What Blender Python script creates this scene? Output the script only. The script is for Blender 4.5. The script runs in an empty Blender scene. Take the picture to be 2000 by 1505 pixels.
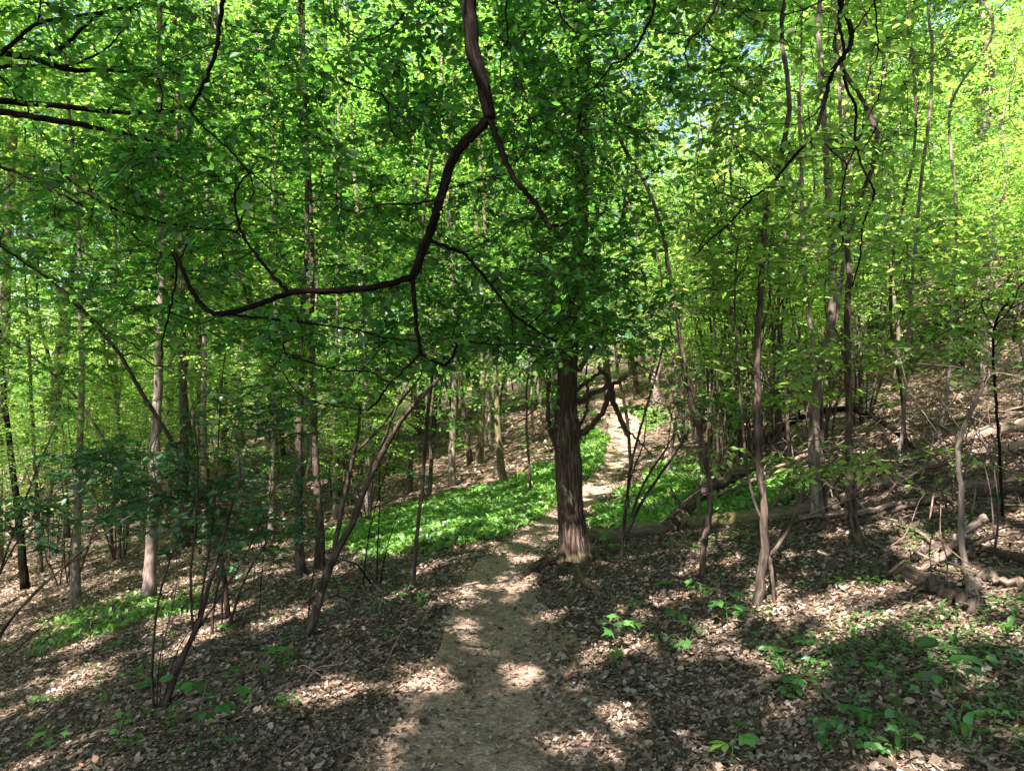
import bpy, math, random
import numpy as np

# ------------------------------------------------------------------ camera, sky, sun, exposure
SC = bpy.context.scene
COL = SC.collection
K = 1455.0                                   # focal length in photo pixels (photo 2000 x 1505)
CAMP = np.array([0.0, 0.0, 1.6])
cam_d = bpy.data.cameras.new("camera"); cam = bpy.data.objects.new("camera", cam_d); COL.objects.link(cam)
cam.location = CAMP; cam.rotation_euler = (math.radians(90), 0, 0)
cam_d.sensor_width = 36.0; cam_d.lens = 36.0 * K / 2000.0; cam_d.clip_start = 0.05; cam_d.clip_end = 2000
SC.camera = cam
SUN_EL, SUN_AZ = math.radians(56), math.radians(208)       # azimuth clockwise from +Y (view direction)
sun_dir = np.array([math.sin(SUN_AZ) * math.cos(SUN_EL), math.cos(SUN_AZ) * math.cos(SUN_EL), math.sin(SUN_EL)])
W = bpy.data.worlds.new("World"); SC.world = W; W.use_nodes = True
wn = W.node_tree.nodes; wl = W.node_tree.links
sky = wn.new("ShaderNodeTexSky"); sky.sky_type = 'NISHITA'; sky.sun_disc = False
sky.sun_elevation = SUN_EL; sky.sun_rotation = SUN_AZ; sky.air_density = 1.0; sky.dust_density = 1.6
wn["Background"].inputs[1].default_value = 0.06
wl.new(sky.outputs[0], wn["Background"].inputs[0])
sl = bpy.data.lights.new("sun", 'SUN'); sl.energy = 5.0; sl.angle = math.radians(0.5); sl.color = (1.0, 0.90, 0.885)
sun = bpy.data.objects.new("sun", sl); COL.objects.link(sun)
from mathutils import Vector
sun.rotation_euler = Vector(sun_dir).to_track_quat('Z', 'Y').to_euler(); sun.location = (-10, -15, 30)
SC.view_settings.view_transform = 'Standard'; SC.view_settings.look = 'None'
SC.view_settings.exposure = 2.7; SC.view_settings.gamma = 1.0
cy = SC.cycles
cy.max_bounces = 8; cy.diffuse_bounces = 5; cy.glossy_bounces = 2; cy.transmission_bounces = 5; cy.transparent_max_bounces = 4
cy.sample_clamp_indirect = 4.0; cy.caustics_reflective = False; cy.caustics_refractive = False

RS = np.random.RandomState(7); random.seed(7)

# ------------------------------------------------------------------ noise + terrain
def _h(i, j, k=0):
    n = (i * 374761393 + j * 668265263 + k * 2147483647 + 974711) & 0xffffffff
    n = ((n ^ (n >> 13)) * 1274126177) & 0xffffffff
    return ((n ^ (n >> 16)) & 0xffff) / 65535.0
def vnoise(x, y, seed=0):
    x = np.asarray(x, float); y = np.asarray(y, float)
    xi = np.floor(x).astype(np.int64); yi = np.floor(y).astype(np.int64)
    fx = x - xi; fy = y - yi; fx = fx * fx * (3 - 2 * fx); fy = fy * fy * (3 - 2 * fy)
    a = _h(xi, yi, seed); b = _h(xi + 1, yi, seed); c = _h(xi, yi + 1, seed); d = _h(xi + 1, yi + 1, seed)
    return (a * (1 - fx) + b * fx) * (1 - fy) + (c * (1 - fx) + d * fx) * fy * 1.0
def vn3(x, y, z, s=0):
    zi = np.floor(z); f = z - zi; f = f * f * (3 - 2 * f)
    return vnoise(x + zi * 17.3, y + zi * 5.1, s) * (1 - f) + vnoise(x + (zi + 1) * 17.3, y + (zi + 1) * 5.1, s) * f
def fbm(x, y, o=3, seed=0):
    s = 0; a = 1; t = 0
    for i in range(o):
        s = s + a * vnoise(np.asarray(x) * 2 ** i, np.asarray(y) * 2 ** i, seed + i); t += a; a *= .5
    return s / t - .5

PY = [-8, 3.1, 4.25, 5.85, 6.7, 7.8, 9.4, 11, 14, 18, 20, 23, 27, 40, 90]
PX = [0, -.06, -.03, -.13, -.05, .25, .70, 1.22, 2.0, 2.75, 3.1, 3.0, 3.5, 5.5, 8]
HW = [.70, .64, .48, .32, .29, .29, .27, .25, .30, .42, .50, .50, .50, .5, .5]
BZY = [-30, 0, 9, 11, 14, 18, 23, 27, 32, 60, 150]
BZ = [-.3, 0, 0, .03, .18, .39, .84, 1.27, 1.5, 2.4, 6]
def pathx(y): return np.interp(y, PY, PX)
_u = np.linspace(-160, 160, 6401)
_s = np.interp(_u, [-160, -40, -16, -9, -4, -1, -.45, -.2, .2, .5, 1, 2, 4, 12, 40, 60, 160],
               [.02, .05, .12, .20, .22, .20, .10, .02, .02, .16, .20, .25, .30, .40, .42, .35, .1])
_z = np.cumsum(_s) * (_u[1] - _u[0]); _z -= np.interp(0, _u, _z)
def terr(x, y):
    x = np.asarray(x, float); y = np.asarray(y, float)
    u = x - pathx(y)
    hw = np.interp(y, PY, HW)
    z = np.interp(y, BZY, BZ) + np.interp(u, _u, _z)
    off = np.clip((np.abs(u) - hw) / .5, 0, 1)
    z = z + fbm(x * .6, y * .6, 3, 3) * .22 * off + fbm(x * 2.3, y * 2.3, 2, 9) * (.015 + .05 * off)
    z = z - .035 * np.exp(-(u / (hw * .8)) ** 2) * 1.0
    return z
def hit(px, py, dmin=1.0, dmax=180):
    """world point where the sight line of a photo pixel meets the ground"""
    d = np.concatenate([np.linspace(dmin, 30, 3000), np.linspace(30, dmax, 2000)])
    x = (px - 1000) / K * d; z = CAMP[2] + (752 - py) / K * d
    f = z - terr(x, d)
    i = np.argmax(f < 0)
    if not (f < 0).any(): i = len(d) - 1
    return np.array([x[i], d[i], float(terr(x[i], d[i]))])
def at(px, py, d): return np.array([(px - 1000) / K * d, d, CAMP[2] + (752 - py) / K * d])
def proj(p): return 1000 + K * p[0] / p[1], 752 - K * (p[2] - CAMP[2]) / p[1]

# ------------------------------------------------------------------ mesh helpers
def nrm(v): return v / np.maximum(np.linalg.norm(v, axis=-1, keepdims=True), 1e-9)
class MB:
    """collects vertices and polygons, links ONE mesh object"""
    def __init__(s): s.v = []; s.f = []; s.a = []; s.n = 0
    def add(s, v, loops, sizes, a=None):
        v = np.asarray(v, np.float32).reshape(-1, 3)
        s.v.append(v); s.f.append((np.asarray(loops, np.int64) + s.n, np.asarray(sizes, np.int64)))
        s.a.append(np.zeros_like(v) if a is None else np.asarray(a, np.float32)); s.n += len(v)
    def tube(s, P, R, n=6, cap=True, wob=0.0):
        P = np.asarray(P, float); R = np.asarray(R, float); m = len(P)
        T = np.gradient(P, axis=0); T = nrm(T)
        ref = np.array([1.0, 0, 0]) if abs(T[0][0]) < .8 else np.array([0, 1.0, 0])
        A = np.zeros_like(P); a = ref
        for i in range(m):
            a = a - T[i] * a.dot(T[i]); a = a / max(np.linalg.norm(a), 1e-9); A[i] = a
        B = np.cross(T, A)
        th = np.arange(n) * 2 * math.pi / n
        Lc = np.concatenate([[0], np.cumsum(np.linalg.norm(np.diff(P, axis=0), axis=1))])
        rr = R[:, None] * np.ones((1, n))
        if wob:
            rr = rr * (1 + wob * 2 * (vnoise(np.cos(th)[None, :] * 1.3 + 7 + P[0][0] * 3, (Lc / max(R[0], .01) * .35)[:, None] + np.sin(th)[None, :], 5) - .5))
        V = P[:, None, :] + rr[..., None] * (np.cos(th)[None, :, None] * A[:, None] + np.sin(th)[None, :, None] * B[:, None])
        at_ = np.zeros((m, n, 3)); at_[..., 0] = R[:, None] * np.cos(th); at_[..., 1] = R[:, None] * np.sin(th); at_[..., 2] = Lc[:, None] + P[0][0] * 3.1
        i = np.arange(m - 1)[:, None] * n; j = np.arange(n)[None, :]; j2 = (j + 1) % n
        q = np.stack([i + j, i + j2, i + n + j2, i + n + j], -1).reshape(-1, 4)
        lo = [q.ravel()]; sz = [np.full(len(q), 4)]
        if cap:
            lo += [np.arange(n)[::-1], (m - 1) * n + np.arange(n)]; sz += [[n], [n]]
        s.add(V.reshape(-1, 3), np.concatenate(lo), np.concatenate(sz), at_.reshape(-1, 3))
    def sticks(s, A, Bp, r0, r1):
        """many straight thin twigs, three-sided"""
        A = np.asarray(A); Bp = np.asarray(Bp); N = len(A)
        if N == 0: return
        T = nrm(Bp - A); X = nrm(np.cross(T, np.array([0.13, .21, 1.0]) + 0 * T)); Y = np.cross(T, X)
        V = np.zeros((N, 6, 3))
        for k in range(3):
            c, sn = math.cos(k * 2.0944), math.sin(k * 2.0944); d = X * c + Y * sn
            V[:, k] = A + d * np.reshape(r0, (-1, 1)); V[:, 3 + k] = Bp + d * np.reshape(r1, (-1, 1))
        q = np.array([[0, 1, 4, 3], [1, 2, 5, 4], [2, 0, 3, 5]])
        lo = (q[None] + (np.arange(N) * 6)[:, None, None]).reshape(-1)
        s.add(V.reshape(-1, 3), lo, np.full(3 * N, 4), V.reshape(-1, 3))
    def leaves(s, pos, d, nr, size, tmpl, wid=None):
        """instances of one leaf template: local axes along / across / normal"""
        N = len(pos)
        if N == 0: return
        T, F = TEMPL[tmpl]
        d = nrm(d); sd = nrm(np.cross(nr, d)); nn = np.cross(d, sd)
        size = np.reshape(size * np.ones(N), (N, 1, 1)); w = 1.0 if wid is None else np.reshape(wid, (N, 1))
        V = pos[:, None] + size * (T[None, :, 0, None] * d[:, None] + (T[None, :, 1, None] * sd[:, None]) * (w if wid is None else w[:, :, None]) + T[None, :, 2, None] * nn[:, None])
        k = len(T); lo1 = np.concatenate([np.array(f) for f in F]); sz1 = np.array([len(f) for f in F])
        lo = (lo1[None] + (np.arange(N) * k)[:, None]).ravel()
        s.add(V.reshape(-1, 3), lo, np.tile(sz1, N))
    def mesh(s, name, smooth=False):
        me = bpy.data.meshes.new(name)
        V = np.concatenate(s.v); lo = np.concatenate([f[0] for f in s.f]); sz = np.concatenate([f[1] for f in s.f])
        me.vertices.add(len(V)); me.vertices.foreach_set("co", V.ravel())
        me.loops.add(len(lo)); me.loops.foreach_set("vertex_index", lo.astype(np.int32))
        me.polygons.add(len(sz)); st = np.concatenate([[0], np.cumsum(sz)[:-1]])
        me.polygons.foreach_set("loop_start", st.astype(np.int32)); me.polygons.foreach_set("loop_total", sz.astype(np.int32))
        if smooth: me.polygons.foreach_set("use_smooth", np.ones(len(sz), bool))
        if any(a.any() for a in s.a):
            at_ = me.attributes.new("bark", 'FLOAT_VECTOR', 'POINT'); at_.data.foreach_set("vector", np.concatenate(s.a).ravel())
        me.update(calc_edges=True)
        return me
    def obj(s, name, mat, parent=None, smooth=False):
        me = s.mesh(name, smooth); o = bpy.data.objects.new(name, me); COL.objects.link(o)
        me.materials.append(mat)
        if parent: o.parent = parent
        return o
def tag(o, label=None, cat=None, group=None, kind=None):
    if label: o["label"] = label
    if cat: o["category"] = cat
    if group: o["group"] = group
    if kind: o["kind"] = kind
    return o
def root(name, loc, label, cat, group=None):
    o = bpy.data.objects.new(name, None); COL.objects.link(o); o.location = loc; o.empty_display_size = .2
    return tag(o, label, cat, group)
def shift(mb, off):
    for v in mb.v: v -= np.asarray(off, np.float32)
    return mb

TEMPL = {}
# broad toothed leaf: two halves folded on the midrib, tip drooping
_l = [(0, 0, 0), (.22, .20, .03), (.50, .29, .035), (.78, .17, .0), (1, 0, -.10), (.78, -.17, .0), (.50, -.29, .035), (.22, -.20, .03), (.5, 0, -.01)]
TEMPL['leaf'] = (np.array(_l, float), [(0, 8, 2, 1), (8, 4, 3, 2), (0, 7, 6, 8), (8, 6, 5, 4)])
TEMPL['small'] = (np.array([(0, 0, 0), (.48, .30, .05), (1, 0, -.06), (.48, -.30, .05)], float), [(0, 2, 1), (0, 3, 2)])
TEMPL['clump'] = (np.array([(0, 0, 0), (.40, .30, .05), (.95, .05, -.06), (.50, -.26, .05),
                            (.1, .45, .1), (.5, .50, .02), (.75, .85, .1), (.2, .80, .1),
                            (.15, -.4, -.05), (.5, -.75, .05), (.9, -.6, 0), (.6, -.35, -.08)], float),
                  [(0, 2, 1), (0, 3, 2), (4, 5, 6, 7), (8, 9, 10, 11)])
TEMPL['dead'] = (np.array([(0, 0, .12), (.25, .24, .10), (.6, .32, .16), (1, .02, .14), (.62, -.28, .02), (.28, -.26, .14), (.5, 0, 0)], float),
                 [(0, 6, 2, 1), (6, 3, 2), (0, 5, 4, 6), (6, 4, 3)])
TEMPL['dead2'] = (np.array([(0, 0, 0), (.2, .15, .1), (.35, .42, .2), (.5, .2, .06), (.8, .34, .15), (1, 0, .02), (.75, -.3, .02), (.5, -.16, .05), (.3, -.4, .15), (.18, -.14, .05), (.5, 0, 0)], float),
                  [(0, 10, 3, 2, 1), (10, 5, 4, 3), (0, 9, 8, 7, 10), (10, 7, 6, 5)])
TEMPL['chip'] = (np.array([(0, 0, 0), (.5, .2, .05), (1, 0, .08), (.5, -.2, .02)], float), [(0, 3, 2, 1)])
_g = []; _gf = []
for i, (a, w, z) in enumerate([(0, .03, 0), (.25, .10, .22), (.5, .13, .34), (.78, .09, .30), (1, .005, .14)]):
    _g += [(a, w, z + w * .3), (a, 0, z), (a, -w, z + w * .3)]
for i in range(4):
    b = i * 3; _gf += [(b, b + 1, b + 4, b + 3), (b + 1, b + 2, b + 5, b + 4)]
TEMPL['blade'] = (np.array(_g, float), _gf)
_m = [(0, 0, 0)]
for k, (a, r) in enumerate([(-2.3, .30), (-1.75, .22), (-1.25, .85), (-.95, .42), (-.62, .60), (-.5, .50), (-.2, .55), (0, 1.05), (.2, .55), (.5, .5), (.62, .6), (.95, .42), (1.25, .85), (1.75, .22), (2.3, .3)]):
    _m.append((math.cos(a) * r * .6 + .15, math.sin(a) * r * .6, -.10 * r * r))
TEMPL['maple'] = (np.array(_m, float), [(0, i, i + 1) for i in range(1, 15)])

# ------------------------------------------------------------------ materials
def mat(name):
    m = bpy.data.materials.new(name); m.use_nodes = True; nt = m.node_tree; nt.nodes.clear()
    return m, nt.nodes, nt.links
def ramp(N, stops):
    r = N.new("ShaderNodeValToRGB"); e = r.color_ramp.elements
    e[0].position, e[0].color = stops[0][0], (*stops[0][1], 1); e[1].position, e[1].color = stops[-1][0], (*stops[-1][1], 1)
    for p, c in stops[1:-1]:
        x = e.new(p); x.color = (*c, 1)
    return r
def leaf_mat(name, refl, trans, mix=.5, gloss=.05, rough=.4, yellow=(.16, .20, .02)):
    m, N, L = mat(name)
    geo = N.new("ShaderNodeNewGeometry"); oi = N.new("ShaderNodeObjectInfo")
    def var(c, hv):
        h = N.new("ShaderNodeHueSaturation"); h.inputs['Color'].default_value = (*c, 1)
        mr = N.new("ShaderNodeMapRange"); mr.inputs['To Min'].default_value = .5; mr.inputs['To Max'].default_value = 1.5
        L.new(geo.outputs['Random Per Island'], mr.inputs['Value']); L.new(mr.outputs[0], h.inputs['Value'])
        mh = N.new("ShaderNodeMapRange"); mh.inputs['To Min'].default_value = .5 - hv; mh.inputs['To Max'].default_value = .5 + hv
        ad = N.new("ShaderNodeMath"); ad.operation = 'MULTIPLY_ADD'; ad.inputs[1].default_value = 7.31
        L.new(geo.outputs['Random Per Island'], ad.inputs[0]); L.new(oi.outputs['Random'], ad.inputs[2])
        fr = N.new("ShaderNodeMath"); fr.operation = 'FRACT'; L.new(ad.outputs[0], fr.inputs[0])
        L.new(fr.outputs[0], mh.inputs['Value']); L.new(mh.outputs[0], h.inputs['Hue'])
        return h.outputs[0]
    df = N.new("ShaderNodeBsdfDiffuse"); L.new(var(refl, .022), df.inputs[0])
    tr = N.new("ShaderNodeBsdfTranslucent"); L.new(var(trans, .022), tr.inputs[0])
    mx = N.new("ShaderNodeMixShader"); mx.inputs[0].default_value = mix
    L.new(df.outputs[0], mx.inputs[1]); L.new(tr.outputs[0], mx.inputs[2])
    gl = N.new("ShaderNodeBsdfGlossy"); gl.inputs['Roughness'].default_value = rough; gl.inputs[0].default_value = (.9, 1, .95, 1)
    m2 = N.new("ShaderNodeMixShader"); m2.inputs[0].default_value = gloss
    L.new(mx.outputs[0], m2.inputs[1]); L.new(gl.outputs[0], m2.inputs[2])
    o = N.new("ShaderNodeOutputMaterial"); L.new(m2.outputs[0], o.inputs[0])
    return m
def bark_mat(name, c0, c1, c2, sc=40.0, stretch=.16, bump=.6, moss=0.0, dist=.004, spec=.15):
    m, N, L = mat(name)
    at_ = N.new("ShaderNodeAttribute"); at_.attribute_name = "bark"
    mp = N.new("ShaderNodeMapping"); mp.inputs['Scale'].default_value = (1, 1, stretch); L.new(at_.outputs['Vector'], mp.inputs[0])
    n1 = N.new("ShaderNodeTexNoise"); n1.inputs['Scale'].default_value = sc; n1.inputs['Detail'].default_value = 6; n1.inputs['Distortion'].default_value = .6
    L.new(mp.outputs[0], n1.inputs['Vector'])
    n2 = N.new("ShaderNodeTexNoise"); n2.inputs['Scale'].default_value = 5; n2.inputs['Detail'].default_value = 4
    L.new(at_.outputs['Vector'], n2.inputs['Vector'])
    r = ramp(N, [(.30, c0), (.5, c1), (.72, c2)]); L.new(n1.outputs[0], r.inputs[0])
    mixc = N.new("ShaderNodeMix"); mixc.data_type = 'RGBA'; mixc.blend_type = 'MULTIPLY'; mixc.inputs[0].default_value = .8
    r2 = ramp(N, [(.3, (.55, .52, .5)), (.7, (1.25, 1.2, 1.15))]); L.new(n2.outputs[0], r2.inputs[0])
    L.new(r.outputs[0], mixc.inputs[6]); L.new(r2.outputs[0], mixc.inputs[7]); col = mixc.outputs[2]
    if moss:
        n3 = N.new("ShaderNodeTexNoise"); n3.inputs['Scale'].default_value = 3.2; n3.inputs['Detail'].default_value = 5
        tc = N.new("ShaderNodeTexCoord"); L.new(tc.outputs['Object'], n3.inputs['Vector'])
        r3 = ramp(N, [(.5 - moss * .3, (0, 0, 0)), (.62 - moss * .1, (1, 1, 1))]); L.new(n3.outputs[0], r3.inputs[0])
        mm = N.new("ShaderNodeMix"); mm.data_type = 'RGBA'; L.new(r3.outputs[0], mm.inputs[0]); L.new(col, mm.inputs[6]); mm.inputs[7].default_value = (.13, .15, .035, 1)
        mf = N.new("ShaderNodeMath"); mf.operation = 'MULTIPLY'; mf.inputs[1].default_value = min(1, moss); L.new(r3.outputs[0], mf.inputs[0]); L.new(mf.outputs[0], mm.inputs[0])
        col = mm.outputs[2]
    b = N.new("ShaderNodeBump"); b.inputs['Strength'].default_value = bump; b.inputs['Distance'].default_value = dist * 3; L.new(n1.outputs[0], b.inputs['Height'])
    p = N.new("ShaderNodeBsdfPrincipled"); p.inputs['Roughness'].default_value = .95; p.inputs['Specular IOR Level'].default_value = spec
    L.new(col, p.inputs['Base Color']); L.new(b.outputs[0], p.inputs['Normal'])
    o = N.new("ShaderNodeOutputMaterial"); L.new(p.outputs[0], o.inputs[0])
    return m
def litter_mat(name, stops, rough=.8, trans=.25):
    m, N, L = mat(name)
    geo = N.new("ShaderNodeNewGeometry"); r = ramp(N, stops); L.new(geo.outputs['Random Per Island'], r.inputs[0])
    df = N.new("ShaderNodeBsdfPrincipled"); df.inputs['Roughness'].default_value = rough; df.inputs['Specular IOR Level'].default_value = .3
    L.new(r.outputs[0], df.inputs['Base Color'])
    tr = N.new("ShaderNodeBsdfTranslucent"); L.new(r.outputs[0], tr.inputs[0])
    mx = N.new("ShaderNodeMixShader"); mx.inputs[0].default_value = trans; L.new(df.outputs[0], mx.inputs[1]); L.new(tr.outputs[0], mx.inputs[2])
    o = N.new("ShaderNodeOutputMaterial"); L.new(mx.outputs[0], o.inputs[0]); return m
def ground_mat(name, c, sc1, sc2, bump, dist):
    m, N, L = mat(name)
    tc = N.new("ShaderNodeTexCoord")
    v = N.new("ShaderNodeTexVoronoi"); v.inputs['Scale'].default_value = sc1; v.inputs['Randomness'].default_value = 1; L.new(tc.outputs['Object'], v.inputs['Vector'])
    n = N.new("ShaderNodeTexNoise"); n.inputs['Scale'].default_value = sc2; n.inputs['Detail'].default_value = 8; n.inputs['Roughness'].default_value = .65; L.new(tc.outputs['Object'], n.inputs['Vector'])
    sp = N.new("ShaderNodeSeparateColor"); L.new(v.outputs['Color'], sp.inputs[0])
    r = ramp(N, c); L.new(sp.outputs[0], r.inputs[0])
    r2 = ramp(N, [(.3, (.6, .6, .6)), (.7, (1.25, 1.2, 1.15))]); L.new(n.outputs[0], r2.inputs[0])
    mx = N.new("ShaderNodeMix"); mx.data_type = 'RGBA'; mx.blend_type = 'MULTIPLY'; mx.inputs[0].default_value = 1; L.new(r.outputs[0], mx.inputs[6]); L.new(r2.outputs[0], mx.inputs[7])
    ad = N.new("ShaderNodeMath"); ad.operation = 'MULTIPLY_ADD'; ad.inputs[1].default_value = .5; L.new(v.outputs['Distance'], ad.inputs[0]); L.new(n.outputs[0], ad.inputs[2])
    b = N.new("ShaderNodeBump"); b.inputs['Strength'].default_value = bump; b.inputs['Distance'].default_value = dist; L.new(ad.outputs[0], b.inputs['Height'])
    p = N.new("ShaderNodeBsdfPrincipled"); p.inputs['Roughness'].default_value = .95; p.inputs['Specular IOR Level'].default_value = .15
    L.new(mx.outputs[2], p.inputs['Base Color']); L.new(b.outputs[0], p.inputs['Normal'])
    o = N.new("ShaderNodeOutputMaterial"); L.new(p.outputs[0], o.inputs[0]); return m

M = {}
M['leaf_near_shaded'] = leaf_mat('leaf_near_shaded', (.034, .105, .02), (.115, .33, .03), .54, .02, .5)  # darker green: the shade of the near canopy put into the leaf colour
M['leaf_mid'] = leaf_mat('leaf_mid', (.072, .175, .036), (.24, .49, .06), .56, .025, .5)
M['leaf_sunlit'] = leaf_mat('leaf_sunlit', (.118, .225, .046), (.39, .62, .09), .56, .025, .5)  # brighter, yellower green: sunlight put into the leaf colour
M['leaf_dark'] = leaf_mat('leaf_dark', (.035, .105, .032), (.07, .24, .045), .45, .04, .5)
M['garlic'] = leaf_mat('garlic', (.10, .22, .035), (.21, .42, .04), .4, .04, .5)
M['herb'] = leaf_mat('herb', (.06, .16, .03), (.14, .34, .03), .45, .05)
M['bark_dark'] = bark_mat('bark_dark', (.004, .0035, .003), (.009, .007, .006), (.024, .018, .014), 60, spec=.02)
M['bark_shrub'] = bark_mat('bark_shrub', (.016, .011, .009), (.042, .030, .023), (.10, .075, .06), 60)
M['bark_main'] = bark_mat('bark_main', (.012, .009, .006), (.07, .05, .036), (.20, .15, .12), 60, .10, 1.0, .15, .008)
M['bark_grey'] = bark_mat('bark_grey', (.07, .057, .046), (.16, .13, .108), (.29, .245, .21), 30, .3, .4, .15)
M['bark_brown'] = bark_mat('bark_brown', (.018, .014, .010), (.058, .045, .033), (.14, .11, .086), 45, .2, .5)
M['bark_moss'] = bark_mat('bark_moss', (.04, .03, .02), (.10, .078, .05), (.20, .16, .12), 40, .2, .6, .35)
M['bark_dead'] = bark_mat('bark_dead', (.05, .037, .027), (.165, .125, .093), (.36, .29, .24), 45, .10, .6, .1)
M['bark_twig'] = bark_mat('bark_twig', (.05, .036, .026), (.13, .095, .07), (.27, .21, .165), 45, .2, .5)
M['litter'] = litter_mat('litter', [(0, (.035, .025, .014)), (.3, (.095, .068, .040)), (.62, (.20, .15, .10)), (.87, (.31, .245, .18)), (.97, (.40, .33, .275)), (1, (.34, .16, .08))])
M['chips'] = litter_mat('chips', [(0, (.09, .065, .045)), (.6, (.22, .165, .12)), (1, (.36, .28, .22))], .9, 0)
M['ground'] = ground_mat('ground', [(0, (.045, .032, .02)), (.5, (.10, .07, .045)), (1, (.20, .15, .105))], 26, 9, .9, .03)
M['path'] = ground_mat('path', [(0, (.20, .142, .096)), (.5, (.265, .192, .136)), (1, (.36, .27, .205))], 60, 7, .9, .014)
M['petal'] = litter_mat('petal', [(0, (.75, .78, .7)), (1, (.85, .85, .8))], .6, .3)

# ------------------------------------------------------------------ ground, path
def grid_axis(segs):
    out = []
    for a, b, st in segs: out += list(np.arange(a, b, st))
    out.append(segs[-1][1]); return np.array(out)
gx = grid_axis([(-160, -40, 4), (-40, -12, 1), (-12, -5, .25), (-5, 7, .075), (7, 14, .25), (14, 40, 1), (40, 160, 4)])
gy = grid_axis([(-40, -6, 2), (-6, 1.5, .5), (1.5, 12, .075), (12, 30, .22), (30, 60, 1), (60, 200, 4)])
X, Y = np.meshgrid(gx, gy); Z = terr(X, Y)
mb = MB(); ny, nx = X.shape
ii = (np.arange(ny - 1)[:, None] * nx + np.arange(nx - 1)[None]).ravel()
q = np.stack([ii, ii + 1, ii + nx + 1, ii + nx], -1)
mb.add(np.stack([X, Y, Z], -1), q.ravel(), np.full(len(q), 4))
tag(mb.obj('ground', M['ground'], smooth=True), kind='structure')
ys = np.concatenate([np.arange(-4, 14, .06), np.arange(14, 45, .15)])
us = np.linspace(-1, 1, 25)
hw = np.interp(ys, PY, HW)
eL = hw * (1 + .35 * fbm(ys * 1.7, ys * 0, 3, 21)); eR = hw * (1 + .35 * fbm(ys * 1.7, ys * 0 + 5, 3, 27))
U = np.where(us[None] < 0, us[None] * eL[:, None], us[None] * eR[:, None])
XX = pathx(ys)[:, None] + U; YY = ys[:, None] + 0 * XX
ZZ = terr(XX, YY) + fbm(XX * 7, YY * 7, 3, 61) * .022 * (1 - us[None] ** 4) + .010 + .016 * (1 - np.abs(us[None]) ** 6) - .028 * (np.abs(us[None]) > .99)
mb = MB(); ny, nx = XX.shape
ii = (np.arange(ny - 1)[:, None] * nx + np.arange(nx - 1)[None]).ravel(); q = np.stack([ii, ii + 1, ii + nx + 1, ii + nx], -1)
mb.add(np.stack([XX, YY, ZZ], -1), q.ravel(), np.full(len(q), 4))
tag(mb.obj('path', M['path'], smooth=True), kind='structure')

# ------------------------------------------------------------------ garlic beds (world polygons from what the photo shows of them)
def inpoly(x, y, poly):
    c = np.zeros(len(x), bool); n = len(poly)
    for i in range(n):
        x1, y1 = poly[i][:2]; x2, y2 = poly[(i + 1) % n][:2]
        k = ((y1 > y) != (y2 > y)) & (x < (x2 - x1) * (y - y1) / (y2 - y1 + 1e-12) + x1); c ^= k
    return c
BEDS = [("bed of wild garlic on the downhill side of the path", [(665, 1080), (760, 1085), (880, 1075), (960, 1062), (1010, 1040), (1060, 1008), (1095, 985), (1130, 955), (1165, 925), (1190, 880), (1195, 860), (1165, 835), (1130, 850), (1080, 905), (1000, 935), (900, 960), (800, 985), (700, 1015), (640, 1045)]),
        ("bed of wild garlic on the uphill side of the path behind the rough trunk", [(1150, 1040), (1160, 1005), (1200, 975), (1250, 930), (1300, 900), (1400, 905), (1540, 915), (1620, 960), (1560, 990), (1420, 1010), (1300, 1040), (1200, 1050)]),
        ("far bed of low green plants on the uphill side near the path crest", [(1200, 815), (1240, 795), (1290, 800), (1320, 820), (1270, 842), (1235, 838)]),
        ("sparse green bed on the lower left slope", [(40, 1240), (130, 1200), (260, 1165), (380, 1155), (430, 1175), (330, 1215), (200, 1240), (90, 1275)])]
BEDW = [[tuple(hit(px, py)) for px, py in b] for _, b in BEDS]

def garlic_bed(i, label, poly, dens, sz):
    P = np.array(poly); x0, y0 = P[:, 0].min(), P[:, 1].min(); x1, y1 = P[:, 0].max(), P[:, 1].max()
    n = int((x1 - x0) * (y1 - y0) * dens)
    x = RS.uniform(x0, x1, n); y = RS.uniform(y0, y1, n)
    jx = x + fbm(x * 2, y * 2, 2, 31) * .7; jy = y + fbm(x * 2 + 9, y * 2, 2, 33) * .9
    k = inpoly(jx, jy, poly) & (np.abs(x - pathx(y)) > np.interp(y, PY, HW) * .92)
    x, y = x[k], y[k]; n = len(x)
    m = MB()
    for rep in range(3):
        a = RS.uniform(0, 6.283, n); s = sz * RS.uniform(.6, 1.15, n)
        pos = np.stack([x + RS.normal(0, .02, n), y + RS.normal(0, .02, n), terr(x, y)], -1)
        el = RS.uniform(.1, .9, n)
        d = np.stack([np.cos(a) * np.cos(el), np.sin(a) * np.cos(el), np.sin(el)], -1)
        nr = np.stack([-np.cos(a) * np.sin(el), -np.sin(a) * np.sin(el), np.cos(el)], -1) + RS.normal(0, .2, (n, 3))
        m.leaves(pos, d, nr, s, 'blade', RS.uniform(.8, 1.5, n))
    o = m.obj('wild_garlic', M['garlic']); tag(o, label, 'ground plants', kind='stuff')
    # white flower heads
    k = RS.rand(n) < .004
    if k.sum() > 3:
        m = MB(); p = np.stack([x[k], y[k], terr(x[k], y[k])], -1); top = p + np.array([0, 0, sz * 1.05]) + RS.normal(0, .02, p.shape)
        for r in range(6):
            a = r * 1.047; dd = np.stack([np.cos(a) + 0 * x[k], np.sin(a) + 0 * x[k], .5 + 0 * x[k]], -1)
            m.leaves(top, dd, np.array([0, 0, 1.0]) + .3 * RS.normal(0, 1, p.shape), .035, 'small')
        fo = m.obj('flower_heads', M['petal'], o); fo["kind"] = 'stuff'
for i, (lb, _) in enumerate(BEDS):
    garlic_bed(i, lb, BEDW[i], [190, 190, 90, 70][i], [.125, .125, .12, .10][i])

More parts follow.
